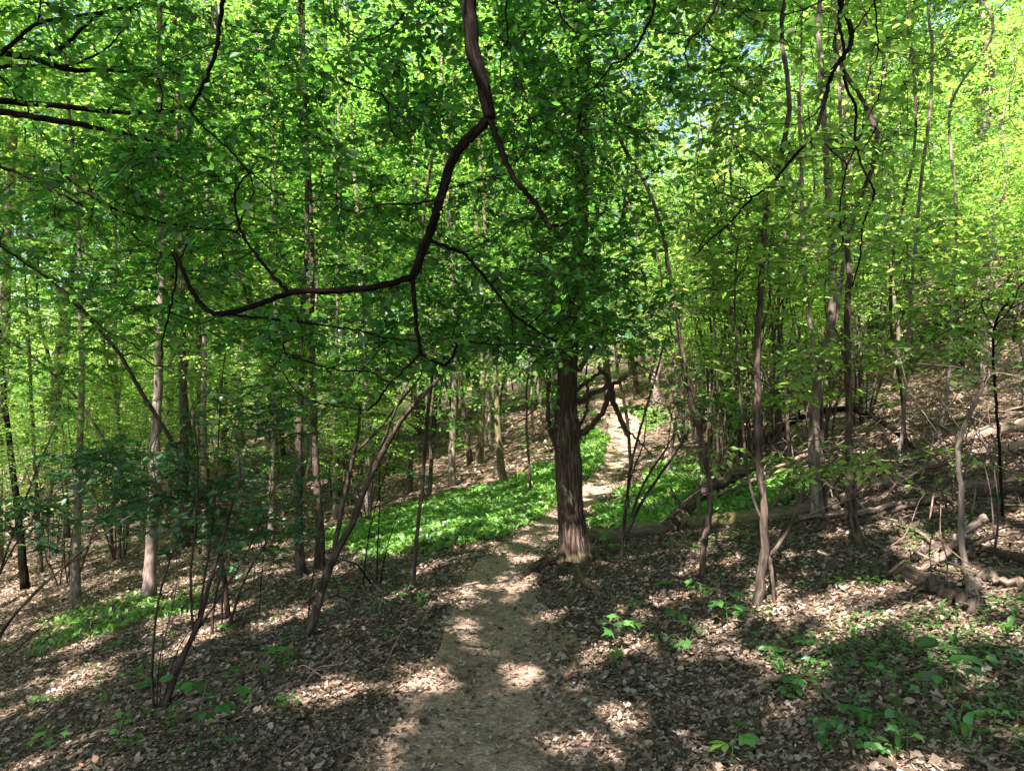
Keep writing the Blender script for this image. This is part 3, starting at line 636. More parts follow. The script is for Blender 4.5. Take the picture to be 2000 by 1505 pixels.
overhang('overhanging_tree', 'dark forked branches with drooping leafy twigs hanging from the top edge into the middle', (-1.5, -1.9),
    [(-1.45, -1.8, 2.5), (-1.4, -1.6, 4.6), (-1.2, -1.5, 7), (-1.0, -1.4, 9)],
    [([(-1.4, -1.6, 4.4), (-1.0, 0.0, 5.0), (-.5, 1.8, 4.7), at(905, -150, 3.2)], .075, .034),
     ([(-1.0, 0.0, 5.0), (-1.4, 2.0, 4.5), at(440, -120, 3.4)], .035, .015),
     ([(-.5, 1.8, 4.7), (.4, 2.6, 4.5), at(1290, -120, 3.4)], .03, .012),
     ([(-.2, 2.3, 4.4), (.1, 3.0, 4.1), at(990, -60, 3.4)], .02, .008),
     ([(-.6, 1.7, 4.7), (-.7, 2.6, 4.3), at(650, -90, 3.2)], .02, .009),
     ([(.4, 2.6, 4.5), (.8, 3.0, 4.2), at(1420, -80, 3.6)], .02, .009)],
    [([(905, -150), (915, 0), (925, 100), (945, 170), (957, 232)], 31, 24, 3.2, 0),
     ([(957, 228), (905, 280), (885, 310), (865, 370), (850, 420), (830, 480), (815, 520), (805, 541)], 20, 15, 3.2, .1),
     ([(955, 228), (975, 280), (1000, 340), (1040, 390), (1064, 425), (1076, 445)], 14, 8, 3.2, -.2),
     ([(1074, 440), (1092, 441), (1106, 436)], 6, 2, 3.0, 0),
     ([(805, 540), (740, 558), (650, 568), (570, 571), (500, 595), (430, 612), (400, 600), (370, 560), (350, 510), (338, 490)], 14, 8, 3.3, .3),
     ([(338, 490), (345, 530), (335, 590), (318, 660), (315, 700)], 6, 3, 3.6, .1),
     ([(350, 505), (372, 470), (395, 450), (440, 436), (500, 440)], 4, 2, 3.6, .2),
     ([(805, 538), (810, 600), (815, 650), (822, 690)], 10, 8, 3.3, 0),
     ([(822, 690), (845, 702), (868, 712), (885, 695), (893, 668), (885, 655)], 8, 5, 3.3, .1),
     ([(822, 690), (800, 710), (775, 735), (760, 748), (740, 780), (718, 800)], 7, 4, 3.3, -.1),
     ([(760, 745), (720, 725), (660, 722), (600, 705), (550, 690), (555, 730), (580, 765), (620, 785), (718, 800)], 4, 2, 3.25, .2),
     ([(430, 612), (500, 620), (600, 630), (700, 645), (760, 660), (815, 665)], 6, 3, 3.5, -.1),
     ([(885, 662), (960, 672), (1030, 672), (1090, 690)], 4, 2, 3.4, .2),
     ([(565, 570), (530, 535), (495, 490), (470, 450), (458, 385), (475, 350), (490, 335)], 8, 3, 3.4, .3),
     ([(838, 468), (870, 480), (905, 495), (930, 520), (970, 570), (1000, 610), (1040, 640), (1090, 668)], 8, 4, 3.2, .4),
     ([(905, 495), (950, 470), (985, 440), (1020, 425)], 3, 2, 3.3, .3),
     ([(995, 605), (1000, 630), (1002, 655)], 4, 2, 3.5, 0),
     ([(870, 385), (810, 397), (750, 400), (690, 412), (655, 402)], 6, 2, 3.2, .1),
     ([(990, 340), (960, 345), (920, 355), (875, 370)], 3.5, 3, 3.2, .05),
     ([(440, -120), (435, 0), (428, 60), (420, 110), (395, 170), (370, 215)], 10, 7, 3.4, .1),
     ([(370, 215), (400, 250), (440, 285), (490, 335), (540, 375), (600, 392), (680, 385)], 5, 2, 3.5, .2),
     ([(430, 80), (395, 95), (350, 115), (300, 135)], 3, 2, 3.4, .2),
     ([(650, -90), (655, 30), (700, 75), (710, 80)], 4, 3, 3.2, 0),
     ([(790, 25), (770, 50), (740, 70), (706, 82)], 5, 2.5, 3.2, 0),
     ([(665, 155), (700, 170), (745, 185), (760, 215), (765, 255), (800, 285)], 5, 2, 3.2, .2),
     ([(745, 185), (780, 225), (820, 270)], 3, 2, 3.2, .1),
     ([(1290, -120), (1278, 10), (1262, 55), (1240, 95), (1215, 118), (1195, 125)], 7, 4, 3.4, .1),
     ([(1195, 125), (1165, 165), (1130, 185), (1090, 205), (1030, 232), (980, 236)], 4, 2, 3.5, 0),
     ([(1160, 160), (1180, 190), (1160, 230), (1110, 232)], 3, 1.6, 3.5, .1),
     ([(1085, -20), (1095, 30), (1130, 65), (1170, 70), (1215, 65)], 5, 2.5, 3.5, .1),
     ([(990, -60), (988, 30), (992, 75), (980, 100), (978, 150), (985, 200)], 5, 2.5, 3.4, 0),
     ([(992, 75), (1005, 140), (1028, 190), (1033, 240), (1050, 290)], 3.5, 2, 3.4, .1),
     ([(1420, -80), (1398, 10), (1375, 50), (1352, 72), (1338, 100), (1345, 130)], 7, 3, 3.6, 0),
     ([(1352, 72), (1310, 65), (1280, 60)], 4, 2, 3.6, 0), ([(1360, 62), (1390, 90), (1415, 102), (1470, 98)], 4, 2, 3.6, .1)],
    [([(280, 40), (1180, -60), (1200, 200), (1150, 420), (1180, 560), (1040, 640), (820, 640), (560, 700), (330, 620), (230, 330)], 560, 3.5, 6.0),
     ([(200, -140), (1500, -140), (1480, 160), (1380, 260), (1200, 300), (250, 260)], 300, 3.4, 6.0),
     ([(520, 600), (800, 620), (1150, 600), (1180, 690), (900, 700), (700, 740), (540, 720)], 110, 3.3, 5.4),
     ([(980, -60), (1320, -60), (1300, 640), (1150, 680), (1040, 600)], 210, 3.8, 6.1),
     ([(1030, 400), (1240, 400), (1235, 660), (1060, 665)], 80, 3.8, 6.0)],
    'leaf_near_shaded', 11, .051, extra_vols=[((-.8, -.5, 6.5), (2.6, 2.4, 1.2), 60), ((-1.2, .3, 4.9), (3.0, 2.6, .6), 110)], hi=[((-.8, 1.2, 10), (4.5, 4.5, 2), 300)])

overhang('overhanging_tree', 'several long dark limbs reaching in from the left edge against bright sky gaps', (-6.2, 2.6),
    [(-6.1, 2.6, 1.5), (-6.0, 2.7, 3.5), (-5.8, 2.8, 6), (-5.8, 2.9, 9)],
    [([(-6.0, 2.7, 3.2), (-4.8, 3.4, 3.5), at(-60, 92, 4.6)], .05, .028), ([(-6.0, 2.7, 3.0), (-5, 3.4, 3.1), at(-60, 198, 4.4)], .05, .03),
     ([(-6.0, 2.7, 2.8), (-5, 3.2, 2.9), at(-60, 300, 4.4)], .03, .015)],
    [([(-60, 92), (0, 103), (60, 112), (130, 135), (200, 136), (260, 141)], 15, 6, 4.6, .3),
     ([(0, 105), (30, 80), (75, 45), (150, 32), (240, 15), (290, 2)], 9, 4, 4.6, .2),
     ([(75, 45), (80, 0), (78, -30)], 4, 3, 4.6, 0),
     ([(90, 108), (130, 85), (160, 55), (200, 25), (240, 18)], 9, 5, 4.7, .2),
     ([(-60, 130), (0, 130), (60, 128), (130, 128), (200, 100), (240, 60)], 9, 3, 4.8, .2),
     ([(-60, 196), (0, 197), (60, 202), (130, 208), (200, 217), (250, 219), (340, 218)], 14, 7, 4.4, .2),
     ([(-60, 212), (0, 217), (80, 230), (160, 243), (175, 247)], 14, 10, 4.4, 0), ([(175, 247), (250, 262), (300, 277), (340, 285)], 9, 4, 4.4, .2),
     ([(-60, 300), (0, 325), (60, 348), (130, 385), (160, 400)], 8, 4, 4.4, 0),
     ([(120, 335), (160, 370), (210, 400), (280, 425), (350, 440), (430, 448), (465, 455), (505, 502)], 6, 3, 4.3, -.3),
     ([(460, 455), (480, 410), (495, 370), (480, 330), (462, 345), (460, 380)], 5, 3, 4.0, 0),
     ([(210, 400), (250, 450), (290, 480), (330, 500)], 4, 2, 4.3, 0),
     ([(0, 480), (60, 520), (130, 570), (200, 640), (240, 660), (300, 700)], 4, 2, 4.6, .2)],
    [([(-80, 260), (250, 250), (480, 330), (480, 560), (340, 640), (150, 560), (-80, 480)], 170, 3.8, 5.9),
     ([(-80, -80), (300, -80), (330, 160), (160, 190), (-80, 170)], 60, 4.2, 6.5)],
    'leaf_near_shaded', 12, .054, extra_vols=[((-5.6, 2.6, 8), (2.0, 2.2, 1.8), 40)], hi=[((-5.5, 4.2, 10.5), (4.2, 4.5, 2), 280)])

overhang('overhanging_tree', 'thin black sinuous branches dangling from the top edge on the right with lit yellow-green leaves', (4.6, -1.2),
    [(4.6, -1.1, 2.5), (4.5, -.9, 5), (4.4, -.7, 7.5)],
    [([(4.5, -.9, 4.8), (3.6, 1.2, 5.2), (2.5, 3.1, 4.5), at(1645, -60, 4.0)], .06, .02)],
    [([(1645, -60), (1643, 0), (1658, 40), (1662, 80), (1650, 105), (1625, 145), (1612, 190), (1602, 230), (1590, 266)], 12, 7, 4.0, 0),
     ([(1590, 266), (1560, 295), (1535, 325), (1500, 365), (1470, 385), (1430, 430), (1390, 465), (1355, 500)], 7, 3, 4.0, .3),
     ([(1638, -40), (1640, 40), (1648, 90), (1650, 160), (1672, 210), (1670, 270), (1685, 325), (1706, 370), (1700, 400), (1685, 440), (1680, 500), (1665, 560)], 7, 3, 4.0, .2),
     ([(1590, 266), (1620, 290), (1640, 310), (1653, 325), (1645, 365), (1640, 420), (1648, 470)], 5, 3, 4.0, .1),
     ([(1653, 325), (1690, 240), (1715, 190), (1725, 150), (1745, 138)], 4, 2, 4.1, .1),
     ([(1705, -60), (1708, 0), (1715, 100), (1702, 130), (1690, 190), (1685, 250)], 4, 2, 4.1, 0),
     ([(1662, 70), (1690, 30), (1710, 0)], 4, 3, 4.0, 0), ([(1625, 145), (1610, 150), (1602, 140)], 3, 2, 4.0, 0),
     ([(1430, 430), (1400, 440), (1372, 470), (1362, 500)], 3, 2, 4.2, .1)],
    [([(1330, -100), (1900, -100), (1850, 180), (1760, 300), (1500, 330), (1330, 260)], 170, 3.6, 5.9),
     ([(1380, 280), (1780, 240), (1760, 420), (1500, 560), (1360, 520)], 80, 3.8, 5.8)],
    'leaf_sunlit', 13, .055, extra_vols=[((4.2, -.5, 6.6), (1.6, 1.8, 1.2), 40)], hi=[((3.0, -.4, 9.5), (3.4, 3.2, 1.8), 120)])

# ------------------------------------------------------------------ traced trees and shrubs (one call each; photo points from the foot upwards)
SH = 'multi-stemmed shrubs of the understorey'
traced('shrub', 'dark many-stemmed shrub in the lower left with a thick stem leaning right from its foot', [
    ([(312, 1385), (340, 1320), (372, 1262), (385, 1215), (410, 1150), (425, 1080), (445, 1010), (470, 930)], 20, 5),
    ([(378, 1250), (368, 1180), (375, 1100), (378, 1030), (395, 960), (385, 880), (375, 800)], 8, 4),
    ([(385, 1225), (400, 1120), (415, 1050), (425, 960), (424, 860), (430, 760), (440, 690)], 7, 3, .3),
    ([(385, 1230), (430, 1160), (480, 1090), (520, 1010), (545, 920)], 6, 3, .2),
    ([(300, 1385), (297, 1310), (296, 1250), (308, 1170), (325, 1110), (345, 1050), (375, 990), (405, 950)], 8, 3, -.1, 0, True),
    ([(306, 1375), (303, 1300), (320, 1240), (345, 1180), (352, 1120), (342, 1060)], 4, 2, .2, 0, True),
    ([(310, 1375), (316, 1310), (318, 1260), (318, 1200)], 3, 2, .2, 0, True),
    ([(312, 1375), (330, 1285), (375, 1215), (430, 1150), (470, 1110)], 4, 2, -.2, 0, True),
    ([(345, 1050), (310, 960), (300, 880), (330, 800)], 3, 2, .1)],
    'bark_shrub', 'leaf_dark', SH, 'shrub', [(430, 1000, .2, .45, .5, .3, 50), (300, 950, .2, .5, .5, .3, 50), (470, 820, .3, .55, .5, .4, 46)], seed=1, leaf='leaf', lsize=.055, tl=.2, ntw=4)
traced('leaning_tree', 'stout dark tree leaning right with a forked stem left of the path', [
    ([(598, 1245), (622, 1170), (645, 1100), (665, 1060), (684, 1030), (715, 950), (740, 880), (790, 805), (840, 760), (875, 725), (890, 690)], 24, 10),
    ([(650, 1088), (668, 985), (685, 910), (700, 878), (695, 840), (704, 795)], 15, 7, .1),
    ([(700, 878), (740, 835), (790, 780), (822, 735), (850, 690), (860, 640)], 8, 4, .2),
    ([(740, 880), (790, 760), (820, 700), (800, 640)], 7, 3, -.2),
    ([(598, 1245), (600, 1190), (612, 1120), (625, 1040), (640, 960), (650, 880)], 6, 3, .1, .1, True)],
    'bark_brown', 'leaf_mid', None, 'tree', [(820, 690, 0, .5, .6, .18, 25), (680, 760, .2, .6, .6, .2, 26), (560, 760, .2, .6, .6, .3, 30)], seed=2, lsize=.06)
traced('sapling', 'straight slim red-brown sapling standing just left of the path edge', [
    ([(803, 1152), (810, 1090), (818, 1010), (828, 920), (832, 850), (836, 790), (842, 720)], 11, 7)],
    'bark_brown', 'leaf_mid', None, 'sapling', [(850, 560, 0, .8, .8, .5, 40)], top=4.2, seed=3)
traced('shrub', 'clump of thin dark upright rods behind the leaning forked tree', [
    ([(735, 1140), (740, 1070), (738, 1000), (745, 920), (740, 850)], 4, 2),
    ([(707, 1130), (714, 1050), (735, 980), (760, 900), (780, 840)], 4, 2, .2, 0, True),
    ([(740, 1140), (755, 1070), (775, 1010), (790, 960)], 4, 2, .1, 0, True),
    ([(740, 1150), (705, 1110), (690, 1098), (668, 1092)], 6, 3, -.1, 0, True)],
    'bark_dark', 'leaf_mid', SH, 'shrub', [(750, 900, .1, .4, .4, .3, 14)], seed=4, lsize=.05)
traced('shrub', 'row of short dark stems with leaves on the slope between the two leaning shrubs', [
    ([(412, 1240), (416, 1170), (430, 1110), (455, 1040), (470, 980)], 8, 3),
    ([(432, 1225), (436, 1150), (448, 1080), (470, 1010)], 6, 3, .2, 0, True),
    ([(445, 1215), (470, 1150), (500, 1090), (540, 1030)], 9, 4, .2, .2, True),
    ([(505, 1190), (512, 1110), (522, 1020), (530, 930)], 5, 3, .1, .4, True),
    ([(460, 1255), (480, 1190), (495, 1130), (500, 1060)], 4, 2, 0, 0, True)],
    'bark_shrub', 'leaf_dark', SH, 'shrub', [(500, 1060, .3, .5, .5, .22, 45), (560, 950, .5, .55, .5, .3, 45)], seed=5, leaf='leaf', lsize=.05, tl=.2)
traced('shrub', 'dark leafy shrub with bare arching wands at the left edge', [
    ([(-60, 1330), (0, 1230), (60, 1160), (140, 1090), (230, 1020), (300, 980)], 7, 2),
    ([(-60, 1330), (20, 1200), (110, 1110), (190, 1070), (270, 1040)], 6, 2, .2, 0, True),
    ([(-70, 1330), (-10, 1150), (40, 1000), (80, 900), (110, 830)], 8, 3, .1, 0, True),
    ([(-70, 1330), (40, 1260), (140, 1170), (220, 1130)], 5, 2, .2, 0, True),
    ([(-70, 1330), (-30, 1180), (20, 1060), (90, 980), (170, 900)], 6, 3, -.2, 0, True)],
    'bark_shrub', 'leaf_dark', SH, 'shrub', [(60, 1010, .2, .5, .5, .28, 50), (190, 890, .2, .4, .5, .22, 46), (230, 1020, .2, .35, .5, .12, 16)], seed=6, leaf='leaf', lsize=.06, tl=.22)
traced('leaning_tree', 'long thin stem leaning far to the left across the pale trunks', [
    ([(448, 1205), (430, 1060), (410, 980), (370, 915), (335, 860), (300, 800), (262, 745), (232, 690), (215, 660), (170, 610), (105, 555), (45, 500), (-10, 470)], 13, 8),
    ([(238, 695), (262, 690), (300, 712), (330, 715)], 6, 3, 0), ([(160, 590), (175, 570), (205, 555), (240, 545)], 4, 2, .1),
    ([(410, 980), (330, 850), (300, 860), (290, 900)], 4, 2, 0)],
    'bark_shrub', 'leaf_mid', None, 'tree', [(330, 640, .3, .9, .8, .35, 50), (150, 560, .3, .9, .8, .35, 50), (100, 720, .4, .9, .8, .4, 50)], seed=7)
traced('leaning_tree', 'bare slender stem slanting down from the left edge in front of the thin trunks', [
    ([(300, 1110), (262, 960), (210, 860), (150, 780), (110, 730), (60, 690), (0, 655), (-60, 620)], 8, 6), ([(60, 690), (40, 640), (0, 600), (-40, 540)], 4, 2)],
    'bark_brown', 'leaf_mid', None, 'branching stem', [(60, 640, .3, .8, .8, .3, 30)], seed=8)

PT = 'slim trees on the downhill slope'
def slim(label, foot, pts, w0, w1, bark='bark_grey', top=9, crown=None, group=PT, seed=0, leafm='leaf_mid', name='slim_tree', **kw):
    b = hit(*foot); d = b[1]
    if crown is None:
        x, y = pts[-1]; crown = [(x, y, 0, 1.6, 1.6, 1.4, 40)]
        c3 = at(x, y, d); zc = max(c3[2], 3.5); yy = 752 - K * (top * .72 - 1.6) / d; crown.append((x, yy, 0, 2.0, 2.0, top * .24, 110))
    return traced(name, label, [([foot] + pts, w0, w1)], bark, leafm, group, 'tree', crown, top, seed=seed, lsize=kw.pop('lsize', .085), tl=.42, sp=.05, ntw=5, twigs=False, **kw)
slim('pale trunk with a crooked pointed foot, second lit trunk from the left', (150, 1182), [(145, 1120), (146, 1060), (158, 960), (155, 800), (162, 680), (158, 540), (150, 400)], 26, 14, seed=21)
slim('pale lit trunk with a cut notch low on its left side', (290, 1168), [(292, 1100), (300, 1030), (303, 930), (306, 800), (312, 640), (318, 500), (316, 300), (312, 150)], 36, 24, seed=22, top=12)
slim('dark trunk at the very left edge leaning slightly left', (50, 1150), [(36, 1000), (22, 900), (10, 800), (2, 700), (-8, 560)], 20, 13, 'bark_dark', seed=23, top=8)
slim('thin straight dark pole next to the dark edge trunk', (80, 1120), [(74, 1000), (66, 880), (60, 760), (56, 660), (50, 560)], 12, 8, 'bark_brown', seed=24, top=8)
slim('bent brown trunk that curves left above the dark leafy shrub', (130, 1050), [(128, 940), (122, 840), (116, 760), (92, 690), (76, 640), (70, 590), (74, 480)], 16, 10, 'bark_brown', seed=25)
slim('trunk with a lit right side standing behind the bent brown trunk', (245, 1050), [(235, 930), (228, 820), (225, 700), (222, 600), (225, 480), (230, 300)], 18, 12, seed=26)
slim('thick brown trunk behind the notched pale trunk', (360, 1070), [(362, 960), (356, 840), (358, 700), (356, 600), (355, 480), (350, 250)], 28, 19, 'bark_brown', seed=27, top=14)
slim('pale trunk half hidden by leaves between the lower left shrubs', (405, 1080), [(395, 980), (400, 860), (395, 720), (402, 560), (405, 400)], 20, 12, seed=28)
slim('brown trunk just left of the leaning forked tree', (590, 1122), [(583, 1060), (578, 980), (590, 860), (585, 740), (590, 600), (600, 400)], 28, 17, 'bark_brown', seed=29, top=13)
slim('brown trunk partly behind the leaning forked tree', (625, 1108), [(628, 1040), (620, 960), (612, 860), (610, 740), (612, 560), (605, 380)], 28, 16, 'bark_brown', seed=30, top=13)
slim('forked pale trunk above the dark shrubs left of centre', (530, 1060), [(528, 960), (535, 820), (540, 700), (545, 640), (533, 560), (532, 430)], 18, 12, seed=31)
slim('pale birch-like trunk seen in a gap high left of the centre', (715, 1000), [(716, 930), (718, 820), (716, 720), (705, 600), (700, 450)], 20, 13, seed=32, top=13)
slim('lit pinkish trunk on the brown bank, thicker than its right neighbours', (884, 948), [(880, 900), (884, 840), (889, 770), (890, 700), (885, 560)], 22, 17, 'bark_grey', seed=33, top=13)
slim('narrow trunk bending left at its foot between the lit trunk and the twin trunks', (920, 905), [(910, 850), (903, 790), (899, 740), (896, 640)], 15, 11, 'bark_brown', seed=34, top=11)
slim('mossy twin trunk, the left one of the pair on the brown bank', (936, 905), [(938, 850), (942, 790), (945, 740), (944, 640), (938, 520)], 22, 17, 'bark_moss', seed=35, top=13)
slim('green mossy trunk with a wide lit foot at the edge of the garlic', (985, 946), [(976, 900), (972, 850), (972, 800), (970, 740), (962, 640)], 23, 15, 'bark_moss', seed=36, top=12)
slim('short leaning pole at the back of the garlic bed', (1036, 962), [(1033, 900), (1030, 860), (1026, 800), (1030, 740)], 8, 5, 'bark_brown', seed=37, top=5)
slim('thin pale pole on the brown bank right of the mossy trunk', (1043, 862), [(1040, 820), (1038, 780), (1040, 720)], 9, 7, seed=38, top=8)
slim('thin lit pole just left of the rough-barked tree', (1060, 855), [(1057, 810), (1055, 770), (1056, 700)], 9, 7, seed=39, top=8)
slim('slender trunk between the brown trunk and the birch-like trunk', (655, 1010), [(650, 940), (655, 840), (652, 700), (660, 560)], 14, 10, seed=40)
slim('crooked low trunk behind the thin red-brown sapling', (800, 960), [(806, 900), (800, 840), (812, 780), (808, 700)], 16, 11, 'bark_brown', seed=41)
slim('thin grey pole to the right of the narrow bent trunk', (960, 880), [(955, 830), (958, 780), (955, 700)], 10, 8, seed=42, top=9)
slim('dark thin trunk left of the lit pinkish trunk', (838, 975), [(842, 900), (840, 830), (846, 760)], 12, 9, 'bark_brown', seed=43)
UP = 'trees where the path meets the crest'
slim('tall straight trunk on the left of the path where it meets the crest', (1190, 782), [(1186, 740), (1183, 700), (1181, 650), (1180, 600)], 24, 17, 'bark_brown', 13, group=UP, seed=44)
slim('curved trunk on the right of the path beyond the crest', (1243, 768), [(1240, 730), (1234, 690), (1232, 640)], 15, 12, 'bark_brown', 12, group=UP, seed=45)
slim('grey-brown forked trunk beyond the path on the rising bank', (1283, 790), [(1280, 740), (1290, 700), (1275, 640)], 26, 16, 'bark_grey', 13, group=UP, seed=46)

# right-hand side
traced('shrub', 'bare multi-stemmed bush crossing in front of the right edge of the path', [
    ([(1212, 1092), (1225, 1020), (1222, 950), (1232, 900), (1248, 845), (1265, 790), (1280, 730), (1300, 660)], 10, 5),
    ([(1225, 1040), (1245, 985), (1275, 945), (1310, 900), (1335, 865), (1350, 830)], 10, 6, .1),
    ([(1232, 1010), (1250, 960), (1262, 930), (1280, 905), (1300, 880), (1320, 840)], 8, 4, -.1),
    ([(1228, 990), (1230, 940), (1258, 860), (1262, 800)], 5, 3, .2),
    ([(1290, 905), (1305, 860), (1312, 810), (1330, 760)], 4, 3, .1),
    ([(1275, 790), (1300, 770), (1325, 762)], 4, 2, 0)],
    'bark_brown', 'leaf_mid', SH, 'shrub', [(1330, 790, 0, .5, .5, .15, 20), (1290, 690, 0, .6, .6, .25, 24)], seed=51, lsize=.055)
traced('sapling', 'smooth grey sapling that curves up from the litter right of the path', [
    ([(1371, 1124), (1368, 1085), (1378, 1040), (1393, 1000), (1392, 940), (1372, 870), (1350, 800), (1342, 720), (1320, 640), (1312, 545), (1300, 490)], 18, 9),
    ([(1350, 800), (1360, 740), (1350, 690), (1365, 620)], 6, 3, .1), ([(1392, 940), (1420, 890), (1450, 850)], 3, 2, -.1)],
    'bark_brown', 'leaf_mid', None, 'sapling', [(1330, 600, .1, .8, .8, .35, 34), (1380, 790, 0, .6, .6, .14, 22), (1340, 420, .2, .9, .9, .4, 44)], top=3.9, seed=52, lsize=.06)
traced('forked_tree', 'rough brown tree with a lit split foot and a stem forking upward on the right', [
    ([(1475, 1182), (1490, 1120), (1497, 1075), (1490, 1000), (1484, 900), (1478, 820), (1474, 720), (1486, 640), (1482, 560), (1490, 480), (1500, 400)], 27, 13),
    ([(1515, 1165), (1508, 1120), (1500, 1085)], 10, 14, 0, 0, True),
    ([(1505, 1085), (1535, 1040), (1560, 985), (1570, 950)], 12, 8, -.1),
    ([(1492, 1020), (1470, 990), (1462, 930), (1450, 850), (1445, 740), (1435, 640), (1430, 560), (1440, 480)], 9, 5, .1),
    ([(1488, 640), (1505, 580), (1500, 520), (1510, 440)], 7, 4, .1), ([(1455, 790), (1480, 720), (1478, 640)], 5, 4, 0),
    ([(1490, 900), (1530, 830), (1580, 780), (1600, 700)], 4, 2, -.2)],
    'bark_brown', 'leaf_sunlit', None, 'tree', [(1490, 700, .1, .9, .8, .18, 24), (1520, 470, .3, 1.0, .9, .4, 46), (1440, 560, .3, .8, .8, .3, 22), (1560, 900, -.1, .6, .6, .12, 14)], top=4.5, seed=53, lsize=.062)
traced('forked_tree', 'tall grey tree forking in two above head height in the brush on the right', [
    ([(1600, 1005), (1592, 950), (1586, 860), (1588, 800), (1602, 745), (1618, 680), (1626, 600), (1628, 520), (1622, 440), (1618, 340), (1606, 240), (1604, 120), (1600, 0)], 34, 19),
    ([(1606, 740), (1592, 690), (1582, 640), (1572, 560), (1566, 480), (1564, 380), (1568, 280), (1560, 180)], 14, 9, .1),
    ([(1618, 690), (1640, 600), (1648, 520), (1652, 430), (1648, 340), (1642, 240), (1636, 120)], 13, 8, .2),
    ([(1566, 420), (1590, 370), (1585, 290), (1578, 210)], 7, 4, .2)],
    'bark_grey', 'leaf_sunlit', None, 'tree', [(1620, 420, .6, 1.6, 1.0, .6, 44), (1600, 150, .6, 1.9, 1.4, .9, 90), (1660, 680, .3, 1.2, .8, .22, 26)], top=9, seed=54, lsize=.07)
traced('slim_tree', 'slim dark stem hugging the foot of the tall grey forked tree', [
    ([(1614, 1000), (1604, 930), (1604, 860), (1608, 780), (1600, 720)], 15, 9), ([(1604, 860), (1625, 800), (1660, 745)], 4, 2)],
    'bark_brown', 'leaf_sunlit', None, 'tree', [(1640, 760, 0, .8, .8, .15, 14)], seed=55)
traced('slim_tree', 'dark trunk whose foot hooks to the right above the leaf litter', [
    ([(1692, 1072), (1674, 1050), (1664, 1010), (1660, 950), (1658, 880), (1660, 800), (1655, 720), (1658, 620), (1655, 540), (1660, 440)], 28, 12),
    ([(1660, 820), (1672, 760), (1668, 700)], 5, 3, 0), ([(1660, 880), (1720, 820), (1760, 800)], 4, 2, -.2)],
    'bark_brown', 'leaf_sunlit', None, 'tree', [(1720, 700, .1, .9, .8, .14, 26), (1720, 480, .3, .9, .9, .4, 34), (1780, 900, -.1, .5, .5, .12, 10)], top=4.6, seed=56, lsize=.06)
traced('sapling', 'crooked grey sapling with a dark broken top rising from the log heap', [
    ([(1888, 1108), (1876, 1060), (1872, 1020), (1884, 965), (1878, 935), (1866, 912), (1868, 870), (1880, 830), (1905, 790), (1922, 748)], 17, 11),
    ([(1885, 930), (1898, 870), (1915, 820)], 5, 3, .05), ([(1880, 840), (1905, 812), (1945, 765)], 4, 2, .1), ([(1866, 912), (1840, 860), (1800, 800)], 3, 2, -.1)],
    'bark_grey', 'leaf_sunlit', None, 'sapling', [(1900, 700, .1, .5, .5, .16, 10)], seed=57, lsize=.055)
traced('sapling', 'twisted dark sapling that loops near the right edge above eye level', [
    ([(1960, 1010), (1955, 900), (1945, 780), (1938, 700), (1938, 640), (1948, 610), (1970, 590)], 8, 6),
    ([(1938, 640), (1918, 600), (1925, 585), (1965, 596)], 4, 3, .05), ([(1940, 640), (1975, 600), (1990, 560)], 5, 3)],
    'bark_dark', 'leaf_sunlit', None, 'sapling', [(1950, 560, .1, .9, .8, .3, 50), (1880, 640, .1, .7, .7, .12, 24)], seed=58, lsize=.06)
traced('sapling', 'thin upright stem with fresh bright leaves between the path bush and the forked brown tree', [
    ([(1400, 985), (1412, 900), (1405, 800), (1390, 700), (1400, 600), (1392, 500)], 7, 4),
    ([(1410, 860), (1440, 780), (1480, 740)], 3, 2, .1)],
    'bark_brown', 'leaf_sunlit', None, 'sapling', [(1400, 560, .1, .7, .7, .3, 40), (1420, 760, 0, .6, .6, .15, 20)], top=3.6, seed=59, lsize=.06)
for k, (x, y, hx, lab) in enumerate([(1235, 960, 1200, 'slender pole arching left over the far path'), (1300, 930, 1330, 'thin pole in the garlic right of the bare bush'),
                         (1540, 930, 1520, 'thin brown pole left of the tall grey forked tree'), (1735, 960, 1775, 'thin leaning pole right of the hooked trunk'),
                         (1770, 915, 1740, 'slim pole leaning left over the fallen branches'), (1830, 870, 1860, 'slim pale pole in front of the thicket on the right'),
                         (1430, 930, 1425, 'pale thin pole behind the forked brown tree')]):
    slim(lab, (x, y), [((x + hx) / 2 + 8, y - 130), (hx, y - 300), (hx + 10, y - 450)], 10, 6, ['bark_brown', 'bark_grey'][k % 2], 6, group='thin poles on the uphill side', seed=70 + k, crown=[(hx, y - 450, 0, .9, .9, .5, 26)], leafm='leaf_sunlit', lsize=.075)

